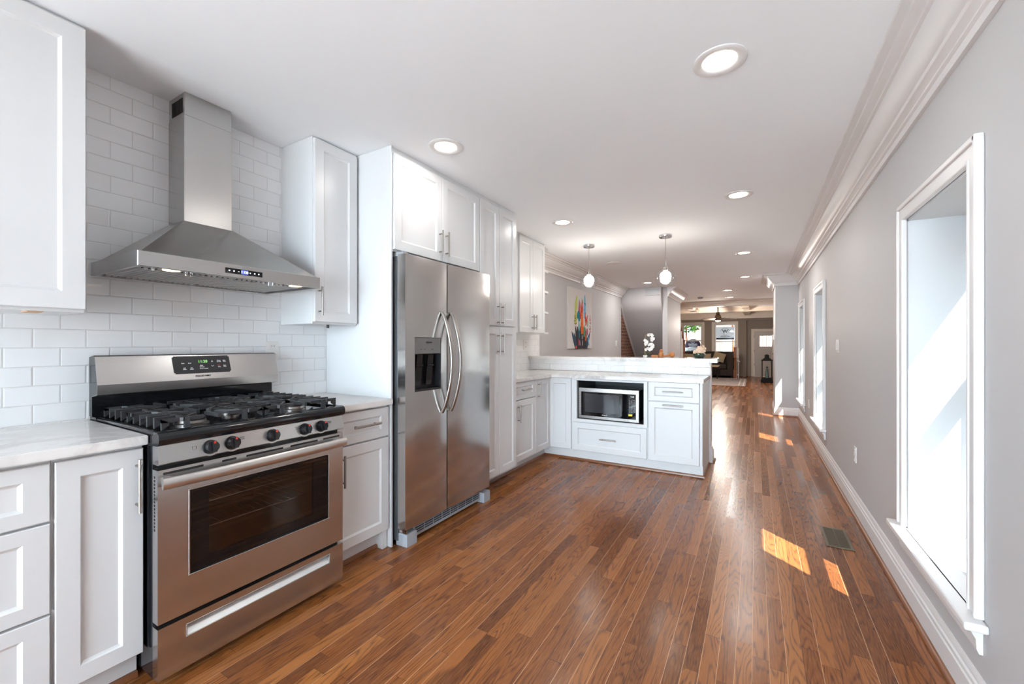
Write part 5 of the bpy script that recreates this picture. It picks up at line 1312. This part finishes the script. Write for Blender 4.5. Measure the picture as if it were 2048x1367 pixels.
# ceiling fan
fx, fy = -1.0, 14.2
fn = thing('ceiling_fan', 'bronze ceiling fan with pale blades in the living room', 'ceiling fan', (fx, fy, ZC))
b = bm_new(); lathe(b, [(0, -0.0005), (0.07, -0.0005), (0.065, -0.03), (0.03, -0.06), (0.016, -0.07), (0.016, -0.22), (0, -0.22)], (fx, fy, ZC), 22); obj('downrod', b, M['bronze'], fn, smooth=40)
b = bm_new(); lathe(b, [(0, 2.21), (0.05, 2.21), (0.045, 2.16), (0.075, 2.12), (0.095, 2.06), (0.10, 2.00), (0.085, 1.965), (0, 1.96)], (fx, fy, 0), 26); obj('motor', b, M['bronze'], fn, smooth=40)
b = bm_new(); lathe(b, [(0, 1.9595), (0.08, 1.9595), (0.06, 1.935), (0, 1.928)], (fx, fy, 0), 22); obj('light_bowl', b, mat('fan_bowl_glow', (0.8, 0.78, 0.75), 0.4, emit=(1.0, 0.9, 0.76), estr=1.2), fn, smooth=40)  # bowl glow is added to go with the fill lamp below
L = bpy.data.lights.new('fan_fill_lamp', 'POINT'); L.energy = 80.0; L.shadow_soft_size = 0.06; L.color = (1.0, 0.90, 0.78)  # fill lamp added to brighten the living room
lo = bpy.data.objects.new('fan_fill_lamp', L); C.objects.link(lo); lo.parent = fn; lo.location = (0, 0, 1.86 - ZC)
for k in range(5):
    a = math.radians(3 + 72 * k); b = bm_new()
    r_ = bmesh.ops.create_cube(b, size=1.0); bmesh.ops.transform(b, matrix=Matrix.Translation((fx, fy, 2.005)) @ Matrix.Rotation(a, 4, 'Z') @ Matrix.Translation((0.31, 0, 0)) @ Matrix.Rotation(0.32, 4, 'X') @ Matrix.Diagonal((0.42, 0.12, 0.008, 1)), verts=r_['verts'])
    bl = obj('blade', b, mat('fan_blade', (0.10, 0.075, 0.06), 0.3) if k == 0 else bpy.data.materials['fan_blade'], fn)
sd = tag(obj('smoke_detector', lathe(bm_new(), [(0, -0.0005), (0.065, -0.0005), (0.065, -0.02), (0.05, -0.035), (0, -0.036)], (-1.22, 11.6, ZC), 24), M['greyplastic'], smooth=40), 'small round smoke detector on the ceiling before the living room beam', 'smoke detector')
vt = thing('wall_vent', 'white slotted air vent high above the stair soffit', 'vent', (-1.86, 9.03, 2.34))
obj('frame', box(bm_new(), (-2.03, 9.018, 2.26), (-1.715, 9.0295, 2.41), 0.003), M['wall'], vt)
b = bm_new()
for k in range(7): box(b, (-2.01, 9.0165, 2.278 + k * 0.017), (-1.735, 9.0185, 2.286 + k * 0.017))
obj('slots', b, M['greyplastic'], vt)

# ------------------------------------------------------------------ outside
struct('ground_patio', box(bm_new(), (-14, -14, -0.42), (14, -1.71, -0.30)), M['concrete'], label='unseen patio behind the house, pale to bounce sunlight indoors')  # made pale as a reflector sending sun up to the ceiling
struct('ground_street', box(bm_new(), (-14, -1.7095, -0.42), (14, 45, -0.30)), M['asphalt'], label='grey paving beside and in front of the house')
struct('wall_skyblock', box(bm_new(), (2.45, -6, -0.299), (2.65, 20, 2.85)), M['brick'], label='unseen brick wall added outside the right windows to block low sky')  # added out of view to cut sky light on the window reveals
nb = thing('neighbour_house', 'pale brick house across the street seen through the front windows', 'house', (-2, 31, -0.3)); nb['kind'] = 'structure'
b = bm_new(); wall_with_holes(b, 1, 31, 0.3, -12, 9, -0.299, 8, [(-9, -7.8, 1, 2.8), (-5, -3.8, 1, 2.8), (-1.9, -0.8, 0.1, 2.4), (1.5, 2.7, 1, 2.8), (5, 6.2, 1, 2.8)]); obj('facade', b, M['facade'], nb)
for x0, x1, z0, z1 in ((-9, -7.8, 1, 2.8), (-5, -3.8, 1, 2.8), (-1.9, -0.8, 0.1, 2.4), (1.5, 2.7, 1, 2.8), (5, 6.2, 1, 2.8)):
    obj('window', box(bm_new(), (x0, 31.1, z0), (x1, 31.16, z1)), M['white'], nb)
def tree(x, y, zc, r, label, n, seed):
    t_ = thing('tree', label, 'tree', (x, y, -0.3)); rq = random.Random(seed)
    b = bm_new(); tube(b, [(x, y, -0.2995), (x + 0.03, y, 0.8), (x - 0.02, y, zc)], [0.09, 0.07, 0.03], 10); obj('trunk', b, M['banister'], t_, smooth=50)
    b = bm_new()
    for k in range(n):
        d = Vector((rq.gauss(0, 1), rq.gauss(0, 1), rq.gauss(0, 1))).normalized() * r * rq.uniform(.25, 1) ** .6
        c_ = Vector((x, y, zc)) + Vector((d.x, d.y, d.z * .8)); e = Vector((rq.gauss(0, 1), rq.gauss(0, 1), rq.gauss(0, 1))).normalized(); a, f = frame_of(e); s = rq.uniform(.07, .13)
        b.faces.new([b.verts.new(c_ + a * s), b.verts.new(c_ + f * s * .5), b.verts.new(c_ - a * s), b.verts.new(c_ - f * s * .5)])
    obj('foliage', b, M['bush'], t_)
tree(-3.15, 23.5, 2.6, 1.0, 'bright green tree outside the left street window', 900, 1)
tree(-1.15, 27.0, 3.4, 0.9, 'small green tree outside the right street window', 500, 2)
